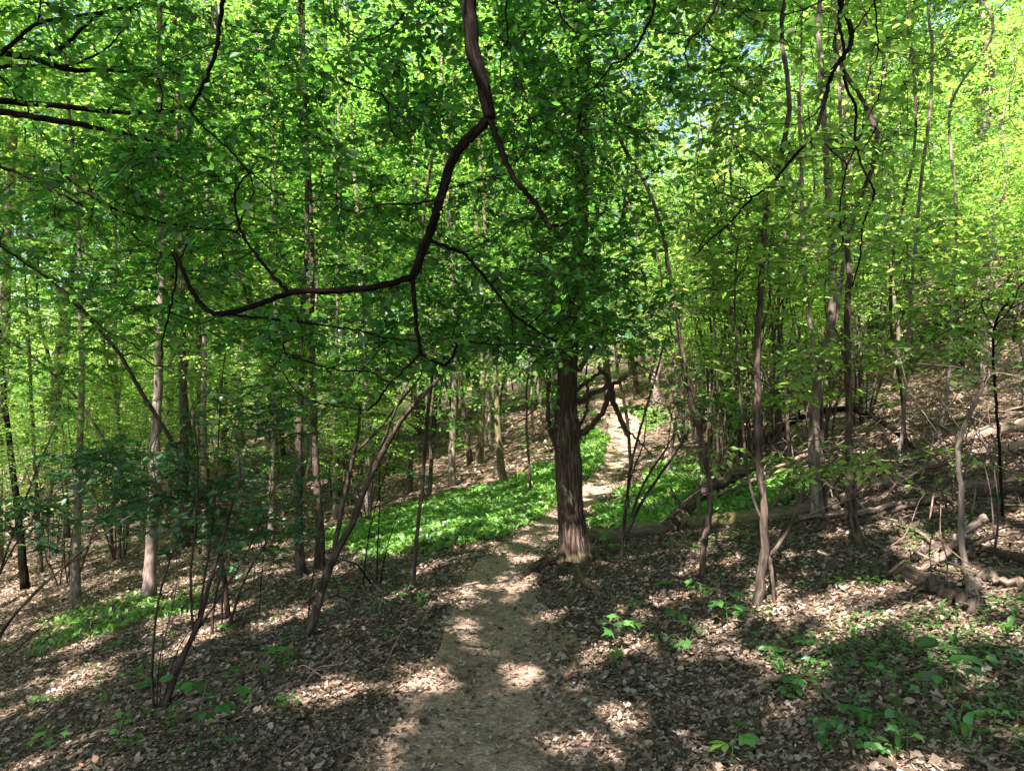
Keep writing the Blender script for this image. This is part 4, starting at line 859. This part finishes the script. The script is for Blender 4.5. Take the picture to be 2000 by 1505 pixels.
# ------------------------------------------------------------------ fallen wood
def fallen(name, label, pts, w0, w1, lift=0.0, bark='bark_dead', stubs=0, cat='fallen branch', group=None, wob=.16, seed=0):
    rs = np.random.RandomState(seed + 500); P = []
    for k, (x, y) in enumerate(pts):
        p = hit(x, y); w = w0 + (w1 - w0) * k / (len(pts) - 1); rad = w / K * p[1] / 2
        p[2] += rad * .55 + (lift[k] if isinstance(lift, (list, tuple)) else lift); P.append(p)
    c = np.mean(P, axis=0); n = max(12, len(P) * 6); Q = smooth(P, n, .006 if w0 < 20 else .012); f = np.linspace(0, 1, len(Q))
    R = (w0 + (w1 - w0) * f) / K * Q[:, 1] / 2; b = np.array([c[0], c[1], float(terr(c[0], c[1]))])
    r = root(name, b, label, cat, group); m = MB(); m.tube(Q, R, 14 if R.max() > .05 else 8, True, wob); shift(m, b).obj('stem', M[bark], r, True)
    for k in range(stubs):
        i = rs.randint(2, len(Q) - 2); dr = nrm(rs.normal(0, 1, 3) + [0, 0, 1.0]); L = rs.uniform(.15, .55)
        T = np.array([Q[i], Q[i] + dr * L * .5 + rs.normal(0, .03, 3), Q[i] + dr * L + rs.normal(0, .05, 3)]); T = smooth(T, 8)
        m = MB(); m.tube(T, np.linspace(R[i] * .4, R[i] * .15, len(T)), 6); shift(m, b).obj('side_twig', M[bark], r, True)
    return r
fallen('fallen_log', 'long fallen mossy log lying behind the rough tree on the uphill side', [(1158, 1056), (1200, 1056), (1262, 1042), (1330, 1033), (1400, 1026), (1480, 1018), (1560, 1006), (1640, 992)], 34, 30, 0, 'bark_moss', 3, 'fallen log', seed=1)
fallen('fallen_log', 'broken bark-covered limb propped up on the long mossy log', [(1308, 1040), (1342, 1022), (1375, 1010), (1430, 990), (1480, 975)], 32, 20, [.02, .12, .24, .30, .34], 'bark_main', 4, 'fallen log', seed=2)
G1 = 'fallen branches lying across the uphill slope'
for k, (lab, pts, a, b, lf, bk, st) in enumerate([
    ('pale thick fallen stem highest on the slope at the right edge', [(1800, 905), (1860, 880), (1930, 862), (2040, 838)], 20, 24, .05, 'bark_dead', 3),
    ('grey fallen stem rising to the right edge below the pale thick one', [(1640, 992), (1740, 955), (1830, 925), (1930, 900), (2050, 880)], 14, 18, .06, 'bark_dead', 4),
    ('long thin fallen stem running into the heap beside the mossy log', [(1560, 1020), (1680, 1010), (1800, 985), (1920, 955), (2050, 940)], 9, 15, .03, 'bark_dead', 4),
    ('reddish fallen pole crossing the slope above the hooked trunk foot', [(1660, 1035), (1760, 1000), (1880, 975), (2030, 965)], 8, 12, .02, 'bark_brown', 2),
    ('dark arched dead branch spanning above the ground behind the thin trunks', [(1490, 872), (1560, 850), (1640, 846), (1700, 856), (1750, 880), (1800, 900)], 12, 9, [.05, .25, .35, .3, .2, .05], 'bark_dark', 3),
    ('thin pale branch over the top of the brush on the right', [(1700, 868), (1800, 845), (1900, 832), (2030, 812)], 7, 9, .1, 'bark_dead', 3),
    ('slanting thin dead branch between the forked tree and the mossy log', [(1400, 990), (1480, 955), (1560, 915), (1640, 890)], 6, 9, .12, 'bark_dead', 2),
    ('bleached crooked branch hanging just above the garlic on the right', [(1300, 890), (1350, 880), (1410, 872), (1470, 850)], 5, 7, .15, 'bark_dead', 2)]):
    fallen('fallen_branch', lab, pts, a * 1.1, b * 1.1, lf, bk, st, group=G1, seed=10 + k)
G2 = 'weathered logs and branches of the near heap on the right'
for k, (lab, pts, a, b, lf, bk, st) in enumerate([
    ('thick weathered log nearest in the heap with a broken upper end', [(1712, 1128), (1752, 1130), (1796, 1142), (1842, 1166), (1880, 1186), (1908, 1194)], 34, 40, .0, 'bark_brown', 1),
    ('pale forked branch pointing up right across the near heap', [(1786, 1126), (1838, 1112), (1868, 1092), (1890, 1076), (1926, 1058)], 12, 16, [.02, .06, .10, .12, .14], 'bark_dead', 2),
    ('curved dark branch behind the pale forked branch', [(1786, 1106), (1796, 1090), (1830, 1082), (1870, 1082), (1900, 1088)], 16, 10, .03, 'bark_brown', 0),
    ('thin pale stick leaning on the near heap', [(1790, 1044), (1812, 1062), (1828, 1084), (1832, 1102)], 8, 9, .03, 'bark_dead', 0),
    ('knobbly elbow-shaped branch lowest at the right edge', [(1898, 1172), (1904, 1148), (1926, 1138), (1960, 1146), (2030, 1162)], 24, 16, .02, 'bark_dead', 1),
    ('dark thick branch reaching the right edge from the middle of the heap', [(1905, 1082), (1950, 1092), (1990, 1102), (2040, 1110)], 12, 20, .03, 'bark_brown', 1),
    ('mossy flat branch running to the right edge through the heap', [(1840, 1118), (1900, 1126), (1960, 1124), (2040, 1118)], 10, 12, .01, 'bark_moss', 1),
    ('thin dark branch rising above the heap to the right', [(1886, 1108), (1916, 1088), (1950, 1072), (1990, 1066)], 9, 6, .08, 'bark_brown', 1),
    ('short mossy piece of wood above the near heap', [(1752, 1046), (1774, 1040), (1796, 1028)], 18, 14, 0, 'bark_moss', 0),
    ('small broken stub of wood left of the heap', [(1722, 1106), (1732, 1094), (1738, 1084)], 16, 13, .02, 'bark_dead', 0)]):
    fallen('fallen_branch', lab, pts, a, b, lf, bk, st, group=G2, seed=30 + k)
G3 = 'sticks lying on the leaf litter'
for k, (lab, pts, a, b) in enumerate([
    ('curved brown stick on the litter right of the path', [(1404, 1362), (1440, 1352), (1480, 1340), (1530, 1324)], 8, 10),
    ('thin stick just below the curved brown stick', [(1366, 1412), (1420, 1394), (1470, 1378), (1500, 1362)], 6, 7),
    ('long low stick across the green herbs on the right', [(1620, 1284), (1700, 1292), (1800, 1296), (1880, 1288), (1970, 1268)], 6, 7),
    ('pale stick in the bottom right corner', [(1826, 1458), (1870, 1472), (1935, 1500)], 7, 10),
    ('short slanted stick in the right foreground litter', [(1556, 1348), (1600, 1362), (1642, 1380)], 4, 7),
    ('brown stick in the lower left corner', [(90, 1482), (160, 1456), (244, 1438)], 9, 7),
    ('pale peeled stick beside the foot of the dark shrub', [(316, 1392), (370, 1374), (432, 1364)], 6, 11),
    ('bent stick on the bank left of the path', [(580, 1318), (618, 1302), (656, 1276)], 8, 9),
    ('thin stick left of the peeled stick', [(250, 1418), (290, 1398), (308, 1384)], 6, 5),
    ('dark stick lying downhill of the bent stick', [(486, 1388), (530, 1362), (562, 1340)], 7, 9),
    ('small twig on the slope beneath the leaning forked tree', [(470, 1240), (540, 1236), (600, 1228)], 4, 5),
    ('long fine twig on the uphill litter below the sapling', [(1290, 1190), (1350, 1196), (1430, 1172), (1500, 1160)], 4, 3),
    ('long fallen stick on the far brown bank', [(960, 905), (1020, 893), (1075, 872)], 6, 5),
    ('stick near the lower left green bed', [(150, 1270), (230, 1245), (330, 1225)], 5, 6)]):
    fallen('fallen_stick', lab, pts, a, b, 0.004, ['bark_dead', 'bark_brown'][k % 3 == 2], 1 if k % 2 else 0, 'stick', G3, .2, seed=60 + k)
def brush(label, poly, n, lmin, lmax, slope, rmax, seed, lift=.35):
    rs = np.random.RandomState(seed); m = MB(); k = 0; P = np.array(poly)
    while k < n:
        x = rs.uniform(P[:, 0].min(), P[:, 0].max()); y = rs.uniform(P[:, 1].min(), P[:, 1].max())
        if not inpoly(np.array([x]), np.array([y]), poly)[0]: continue
        b = hit(x, y)
        if b[1] > 40: k += 1; continue
        L = rs.uniform(lmin, lmax); a = rs.normal(slope, .5); el = abs(rs.normal(.02, .16)) if rs.rand() < .88 else rs.uniform(.3, 1.1)
        d = np.array([math.cos(a) * math.cos(el), math.sin(a) * math.cos(el), math.sin(el)]) * (1 if rs.rand() < .7 else -1); d[2] = abs(d[2])
        T = [b + [0, 0, rs.uniform(0, lift)] + d * L * f + rs.normal(0, .05 * L, 3) * (f > 0) for f in (0, .3, .6, 1)]
        T[2] = T[2] + rs.normal(0, .06 * L, 3); T[3] = T[3] - np.array([0, 0, .12 * L])
        for t in T: t[2] = max(t[2], float(terr(t[0], t[1])) + .01)
        T = smooth(T, 10); r = rs.uniform(.25, 1) ** 2 * rmax; m.tube(T, np.linspace(r, r * .35, len(T)), 5); k += 1
    tag(m.obj('brushwood', M['bark_twig']), label, 'dead twigs', kind='stuff')
brush('tangle of grey dead brushwood covering the slope on the right', [(1560, 900), (1700, 860), (1860, 815), (2060, 780), (2060, 1010), (1900, 1010), (1700, 1020), (1600, 1000)], 210, .4, 1.8, .3, .012, 3)
brush('dry twigs tangled under the thin trunks right of the path', [(1250, 890), (1320, 850), (1500, 850), (1620, 880), (1560, 960), (1400, 985), (1280, 960)], 110, .3, 1.3, .6, .008, 4)
brush('loose small dead twigs around the near heap of logs', [(1640, 1060), (1800, 1010), (2040, 1000), (2040, 1180), (1850, 1210), (1700, 1130)], 40, .15, .7, .3, .006, 5, .06)
brush('small dead twigs scattered on the shaded bank left of the path', [(400, 1200), (640, 1120), (800, 1160), (760, 1480), (100, 1480), (100, 1350)], 70, .12, .5, .3, .005, 6, .01)

# ------------------------------------------------------------------ seedlings and low plants
AUTO = []          # objects that get their ordinal label at the end
def ordn(n): return f"{n}{'th' if 10 <= n % 100 <= 20 else {1: 'st', 2: 'nd', 3: 'rd'}.get(n % 10, 'th')}"
def seedling(px, py, kind, h, label=None, seed=0, nl=5, lm='herb', ls=None):
    rs = np.random.RandomState(seed + 900); b = hit(px, py); nm = {'maple': 'maple_seedling', 'blade': 'garlic_plant', 'leaf': 'leafy_seedling'}[kind]
    r = root(nm, b, label, 'plant', 'seedlings and small plants in the litter')
    if label is None: AUTO.append((r, nm, px))
    m = MB(); s = MB(); top = np.array([rs.normal(0, .12) * h, rs.normal(0, .12) * h, h])
    if kind == 'blade':
        n = nl; a = rs.uniform(0, 6.28, n); el = rs.uniform(.3, 1.1, n)
        d = np.stack([np.cos(a) * np.cos(el), np.sin(a) * np.cos(el), np.sin(el)], -1); nr = np.stack([-np.cos(a) * np.sin(el), -np.sin(a) * np.sin(el), np.cos(el)], -1)
        m.leaves(np.zeros((n, 3)) + d * .03, d, nr, h * rs.uniform(.4, .7, n), 'blade', rs.uniform(1.0, 1.6, n)); s.sticks(np.zeros((n, 3)), d * .05, .003, .0025)
    else:
        n = nl; tiers = rs.uniform(.45, 1, n); tiers[0] = 1; A = top[None] * tiers[:, None]; a = np.arange(n) * 2.4 + rs.uniform(0, 6)
        L = h * rs.uniform(.25, .5, n); E = A + np.stack([np.cos(a) * L, np.sin(a) * L, L * .25], -1)
        SQ = smooth([np.zeros(3), top * .5 + rs.normal(0, .05 * h, 3), top], 8); s.tube(SQ, np.linspace(.004, .0018, len(SQ)), 5)
        s.sticks(A, E, .0014, .001); z = ls or (.085 if kind == 'maple' else .075)
        if kind == 'maple': m.leaves(E, np.stack([np.cos(a), np.sin(a), 0 * a - .1], -1), np.array([0, -.15, 1.0]) + rs.normal(0, .22, (n, 3)), z * rs.uniform(.7, 1.2, n) * 1.3, 'maple')
        else:
            for q in range(3):
                aq = a + (q - 1) * .8; m.leaves(E, np.stack([np.cos(aq), np.sin(aq), 0 * a - .15], -1), np.array([0, -.1, 1.0]) + rs.normal(0, .25, (n, 3)), z * rs.uniform(.7, 1.2, n), 'leaf', rs.uniform(.9, 1.2, n))
    s.obj('stem', M['herb'], r, True); m.obj('leaves', M[lm], r)
    return r
SEED = [(1216, 1262, 'maple', .20, 'bright sunlit maple-like seedling right of the path, the largest of its kind', 9), (1196, 1308, 'maple', .10, 'small seedling with a few lobed leaves just below the bright sunlit one', 4),
        (392, 1470, 'leaf', .34, 'tall leafy seedling standing at the bottom edge left of the path', 9), (92, 1468, 'maple', .12, 'maple-like seedling in the bottom left corner', 6),
        (1432, 1495, 'leaf', .14, 'broad two-leaved seedling at the bottom right of the path', 3), (1692, 1425, 'blade', .15, 'garlic plant with spread broad leaves in the lower right litter', 4),
        (1750, 1476, 'blade', .14, 'garlic plant at the bottom edge on the right', 4), (1885, 1450, 'blade', .17, 'garlic plant with two long arching leaves near the lower right corner', 4),
        (1856, 1372, 'leaf', .22, 'seedling with a fan of yellow-green leaflets in the right foreground', 7), (1421, 1222, 'leaf', .16, 'upright green seedling below the smooth grey sapling', 6),
        (822, 1184, 'blade', .15, 'dark green rosette at the left edge of the path', 11), (1370, 1170, 'maple', .10, 'pale sunlit sprig near the foot of the split brown tree', 5),
        (1968, 1240, 'blade', .16, 'lit garlic leaves at the right edge below the elbow branch', 3), (1838, 1208, 'blade', .13, 'single garlic plant against the thick weathered log', 2),
        (1190, 1080, 'leaf', .14, 'small leafy plant between the rough tree and the mossy log', 6), (540, 1290, 'maple', .10, 'bright small sprig on the shaded bank left of the path', 4)]
for k, (x, y, kd, h, lb, nl) in enumerate(SEED): seedling(x, y, kd, h, lb, k, nl)
rs = np.random.RandomState(77)
for poly, n in [([(1480, 1260), (2000, 1200), (2000, 1500), (1600, 1480)], 40), ([(20, 1260), (560, 1230), (640, 1340), (520, 1490), (20, 1490)], 34), ([(1180, 1130), (1700, 1120), (1560, 1300), (1250, 1330)], 16), ([(640, 1130), (850, 1130), (850, 1230), (660, 1300)], 9)]:
    P = np.array(poly); c = 0
    while c < n:
        x = rs.uniform(P[:, 0].min(), P[:, 0].max()); y = rs.uniform(P[:, 1].min(), P[:, 1].max())
        if inpoly(np.array([x]), np.array([y]), poly)[0]:
            c += 1; kd = rs.choice(['maple', 'blade', 'leaf'], p=[.35, .3, .35]); seedling(x, y, kd, rs.uniform(.05, .11), None, 100 + c + int(x), rs.randint(3, 7), ls=rs.uniform(.03, .055))
def herbs(label, poly, n, s):
    rs = np.random.RandomState(int(n)); Q = [hit(*p) for p in poly]; P = np.array(Q); m = MB()
    x = rs.uniform(P[:, 0].min(), P[:, 0].max(), n * 4); y = rs.uniform(P[:, 1].min(), P[:, 1].max(), n * 4)
    k = inpoly(x, y, Q) & (fbm(x * 1.6, y * 1.6, 3, 55) + rs.normal(0, .16, len(x)) > .10) & (np.abs(x - pathx(y)) > np.interp(y, PY, HW) * 1.15); x = x[k][:n]; y = y[k][:n]
    for r in range(5):
        a = rs.uniform(0, 6.28, len(x)); pos = np.stack([x + rs.normal(0, .02, len(x)), y + rs.normal(0, .02, len(x)), terr(x, y) + rs.uniform(.02, .07, len(x))], -1)
        m.leaves(pos, np.stack([np.cos(a), np.sin(a), 0 * a + .1], -1), np.array([0, 0, 1.0]) + rs.normal(0, .25, pos.shape), s * rs.uniform(.5, 1.1, len(x)), 'leaf')
    tag(m.obj('low_herbs', M['herb']), label, 'low herbs', kind='stuff')
herbs('patchy low green herbs over the litter in the right foreground', [(1450, 1240), (2100, 1150), (2100, 1500), (1650, 1480)], 380, .027)
herbs('patchy low green herbs on the bank left of the path', [(-50, 1230), (600, 1180), (760, 1180), (600, 1400), (400, 1490), (-50, 1490)], 380, .027)
herbs('scattered green herbs on the uphill litter behind the grey sapling', [(1300, 1060), (2050, 960), (2050, 1140), (1400, 1180)], 400, .034)

# ------------------------------------------------------------------ kinds of tree that fill the wood: built once each, then copied
def proto(kind, seed):
    rs = np.random.RandomState(seed); net = Net(40000); O = np.array([0, 0, 0.])
    if kind == 'canopy':
        H = rs.uniform(15, 19); k = 9; P = np.stack([np.cumsum(rs.normal(0, .13, k)), np.cumsum(rs.normal(0, .13, k)), np.linspace(0, H, k)], -1); P[0] = [0, 0, -.2]
        Q = smooth(P, 44); f = np.linspace(0, 1, len(Q)); net.line(Q, (.135 + rs.uniform(-.03, .03)) * (1 - f * .82) * (1 + .4 * np.exp(-f * 30)))
        top = P[6]; made = grow(net, volume_targets([top[0], top[1], H * .64], (3.4, 3.4, H * .33), 480, rs), rs, .5, .011, .004, .05, .8, .06)
        return finish_tree('canopy_tree', (0, 0, 0), None, 'tree', None, net, made, rs, M[['bark_grey', 'bark_brown', 'bark_grey', 'bark_moss'][seed % 4]], M[['leaf_mid', 'leaf_sunlit'][seed % 2]], 'small', .125, 7, .85, .07, .5, .4, False, 7, .25, gap=(.75, .46), shafts=False)[0]
    if kind == 'understorey':
        H = rs.uniform(6, 8.5); k = 8; P = np.stack([np.cumsum(rs.normal(0, .14, k)), np.cumsum(rs.normal(0, .14, k)), np.linspace(0, H, k)], -1); P[0] = [0, 0, -.1]
        Q = smooth(P, 36); f = np.linspace(0, 1, len(Q)); net.line(Q, (.05 + rs.uniform(-.012, .015)) * (1 - f * .8))
        made = grow(net, volume_targets([P[4][0], P[4][1], H * .58], (2.3, 2.3, H * .42), 230, rs), rs, .3, .008, .003, .05, 1.4, .03)
        return finish_tree('understorey_tree', (0, 0, 0), None, 'tree', None, net, made, rs, M[['bark_brown', 'bark_grey'][seed % 2]], M['leaf_sunlit' if seed % 3 else 'leaf_mid'], 'small', .068, 7, .55, .042, .3, .35, False, 6, .25, gap=(1.1, .40), shafts=False)[0]
    if kind == 'coppice':
        made = []; n = rs.randint(8, 13)
        for i in range(n):
            a = rs.uniform(0, 6.28); t = rs.uniform(.05, .42); H = rs.uniform(3, 5.5); d = np.array([math.cos(a) * math.sin(t), math.sin(a) * math.sin(t), math.cos(t)])
            P = [O + [math.cos(a) * .12, math.sin(a) * .12, -.05]] + [d * H * g + rs.normal(0, .07, 3) for g in (.25, .5, .75, 1)]; P[-1][:2] *= 1.15
            Q = smooth(P, 16, .01); net.line(Q, np.linspace(rs.uniform(.014, .026), .006, len(Q)))
        made = grow(net, volume_targets([0, 0, 3.2], (1.7, 1.7, 1.9), 90, rs), rs, .3, .006, .003, .06, 1.0, .012)
        return finish_tree('coppice_shrub', (0, 0, 0), None, 'shrub', None, net, made, rs, M['bark_brown'], M['leaf_sunlit'], 'small', .07, 5, .45, .045, .3, .35, False, 5, .3, shafts=False)[0]
def copy_tree(o):
    c = o.copy(); COL.objects.link(c)
    for ch in list(o.children): x = ch.copy(); COL.objects.link(x); x.parent = c
    return c
PROT = {k: [proto(k, s + o) for s in range(n)] for k, n, o in (('canopy', 5, 0), ('understorey', 4, 20), ('coppice', 3, 40))}
USED = {}
def place(kind, x, y, s, rs, lean=.05):
    i = rs.randint(len(PROT[kind])); o = PROT[kind][i]
    if (kind, i) in USED: o = copy_tree(o)
    USED[(kind, i)] = 1
    o.location = (x, y, float(terr(x, y)) - .05); o.rotation_euler = (rs.normal(0, lean), rs.normal(0, lean), rs.uniform(0, 6.28)); o.scale = (s, s, s * rs.uniform(.9, 1.1))
    return o
rs = np.random.RandomState(2024)
TAKEN = list(HERO)
def free(x, y, gap, taken): return all((x - a) ** 2 + (y - b) ** 2 > gap * gap for a, b in taken)
def corridor(x, y, w=1.6): return abs(x - pathx(y)) < w or (y < 30 and abs(x - pathx(y) * .9) < 1.2)
FILL = {'canopy': [], 'understorey': [], 'coppice': []}
def fill(kind, n, ok, gap, s0, s1, lo, hi, group):
    c = 0; t = 0
    while c < n and t < n * 60:
        t += 1; d = math.sqrt(rs.uniform(lo * lo, hi * hi)); a = rs.uniform(-.75, .75); x, y = d * math.sin(a), d * math.cos(a)
        px, py = proj((x, y, terr(x, y)))
        if not ok(px, d, x, y) or corridor(x, y) or not free(x, y, gap, TAKEN): continue
        o = place(kind, x, y, rs.uniform(s0, s1), rs, .06 if kind != 'canopy' else .03); o["group"] = group; TAKEN.append((x, y)); FILL[kind].append((o, px, d)); c += 1
fill('canopy', 26, lambda px, d, x, y: -250 < px < 2300 and (px < 1250 or rs.rand() < .15) and not (620 < px < 1320 and d < 19), 1.7, .8, 1.05, 12, 26, 'tall trees of the wood in the middle distance')
fill('canopy', 56, lambda px, d, x, y: -150 < px < 2200 and (px > 520 or rs.rand() < .35) and (px < 1300 or rs.rand() < .4), 2.0, .85, 1.15, 26, 58, 'tall trees of the wood further off')
fill('understorey', 50, lambda px, d, x, y: ((-200 < px < 600 and d > 8.8) or (1400 < px < 2250 and (d > 13 or px > 1950) and rs.rand() < .5)), 1.5, .7, 1.0, 8.5, 20, 'leafy understorey trees in the middle distance')
fill('understorey', 78, lambda px, d, x, y: -100 < px < 2150 and not (700 < px < 1130 and d < 26) and (px < 1330 or rs.rand() < .6), 1.7, .8, 1.2, 18, 42, 'leafy understorey trees further off')
for px_, py_ in [(1392, 930), (1450, 912), (1532, 905), (1345, 868), (1600, 890), (1472, 896), (1505, 902), (1430, 880)]:
    b = hit(px_, py_); o = place('coppice', b[0], b[1], rs.uniform(.75, 1.05), rs, .08); o["group"] = 'many-stemmed shrubs in the thicket on the right'; TAKEN.append((b[0], b[1])); FILL['coppice'].append((o, px_, b[1]))
fill('coppice', 30, lambda px, d, x, y: 1330 < px < 2250 and (px < 1580 or d > 12.5), 1.2, .7, 1.15, 9.5, 26, 'many-stemmed shrubs in the thicket on the right')
fill('coppice', 34, lambda px, d, x, y: -100 < px < 740, 1.3, .6, .9, 12, 24, 'many-stemmed shrubs among the trees on the left')

# unseen trees added behind and beside the viewpoint to shade the ground in front
for n, (x, y, cx, cy_, cz) in enumerate([(-3.6, -3.8, -3.4, -2.5, 11), (1.4, -5.2, 1.2, -3.8, 11.5), (5.2, -3.6, 5.0, -2.0, 11), (-8.6, -1.0, -8.0, 0, 11.5), (-10.5, 6.0, -9.6, 6.6, 12), (-7.5, -6.5, -6.5, -5.5, 12)]):
    r2 = np.random.RandomState(300 + n); net = Net(60000); b = np.array([x, y, float(terr(x, y))])
    P = smooth([b - [0, 0, .2], b + [.1, .1, 4], [(x + cx) / 2, (y + cy_) / 2, cz * .75], [cx, cy_, cz + 2]], 36, .02); net.line(P, np.linspace(.17, .05, len(P)))
    o = finish_tree('shade_tree', b, f"tall shade tree added outside the frame on the {['uphill', 'downhill'][x < 0]} side, {ordn(n + 1)} around the viewpoint", 'tree', 'shade trees added around the viewpoint',
                    net, [net.tubes[0]], r2, M['bark_grey'], M['leaf_mid'], 'small', hi=[((cx, cy_, cz), (4.4, 4.4, 2.2), 300)])
    TAKEN.append((x, y))

# ordinal labels, left to right, for what is repeated by the dozen
def bylabel(items, fmt):
    for i, it in enumerate(sorted(items, key=lambda q: q[1])): it[0]["label"] = fmt(ordn(i + 1), it)
def side(it): return 'left' if it[1] < 700 else ('right' if it[1] > 1300 else 'centre')
for band, lo, hi in (('middle distance', 0, 26), ('far background', 26, 99)):
    bylabel([q for q in FILL['canopy'] if lo <= q[2] < hi], lambda n, it: f"tall straight tree with a high crown in the {band} {side(it)}, {n} from the left")
    bylabel([q for q in FILL['understorey'] if (lo and q[2] >= 20) or (not lo and q[2] < 20)], lambda n, it: f"low leafy tree with level sprays in the {band} {side(it)}, {n} from the left")
bylabel([q for q in FILL['coppice'] if q[1] >= 1200], lambda n, it: f"bundle of thin upright stems in the thicket on the right, {n} from the left")
bylabel([q for q in FILL['coppice'] if q[1] < 1200], lambda n, it: f"bundle of thin upright stems among the downhill trees, {n} from the left")
for nm, txt in (('maple_seedling', 'small seedling with lobed leaves'), ('garlic_plant', 'plant of long arching leaves'), ('leafy_seedling', 'small seedling with oval leaves')):
    L = [(a[0], a[2]) for a in AUTO if a[1] == nm]
    bylabel([(a, b) for a, b in L if b < 1000], lambda n, it: f"{txt} in the litter downhill of the path, {n} from the left")
    bylabel([(a, b) for a, b in L if b >= 1000], lambda n, it: f"{txt} in the litter uphill of the path, {n} from the left")

# ------------------------------------------------------------------ the far wood, which reads as one mass
def far_wood(n, dlo, dhi, alo, ahi, h, label, seed, lm):
    rs = np.random.RandomState(seed); a = rs.uniform(alo, ahi, n); d = np.sqrt(rs.uniform(dlo ** 2, dhi ** 2, n)); x, y = d * np.sin(a), d * np.cos(a)
    g = fbm(x * .22, y * .22, 3, 8); z = rs.uniform(.02, 1, n) ** .8; hh = h * (.85 + g * .7) * np.interp(a, [-.7, -.25], [.45, 1])
    keep = vn3(x * .45, y * .45, z * hh * .45, 4) > .36 + .15 * (z > .85)
    x, y, z, hh = x[keep], y[keep], z[keep], hh[keep]; n = len(x)
    pos = np.stack([x, y, terr(x, y) + z * hh], -1); m = MB()
    m.leaves(pos, nrm(rs.normal(0, 1, (n, 3)) * [1, 1, .5]), np.array([0, 0, 1.0]) + rs.normal(0, .45, (n, 3)), rs.uniform(.28, .6, n), 'clump')
    tag(m.obj('far_woodland', M[lm]), label, 'woodland', kind='stuff')
far_wood(70000, 44, 78, -.75, .85, 19, 'dense sunlit foliage of the far wood closing the view', 9, 'leaf_sunlit')
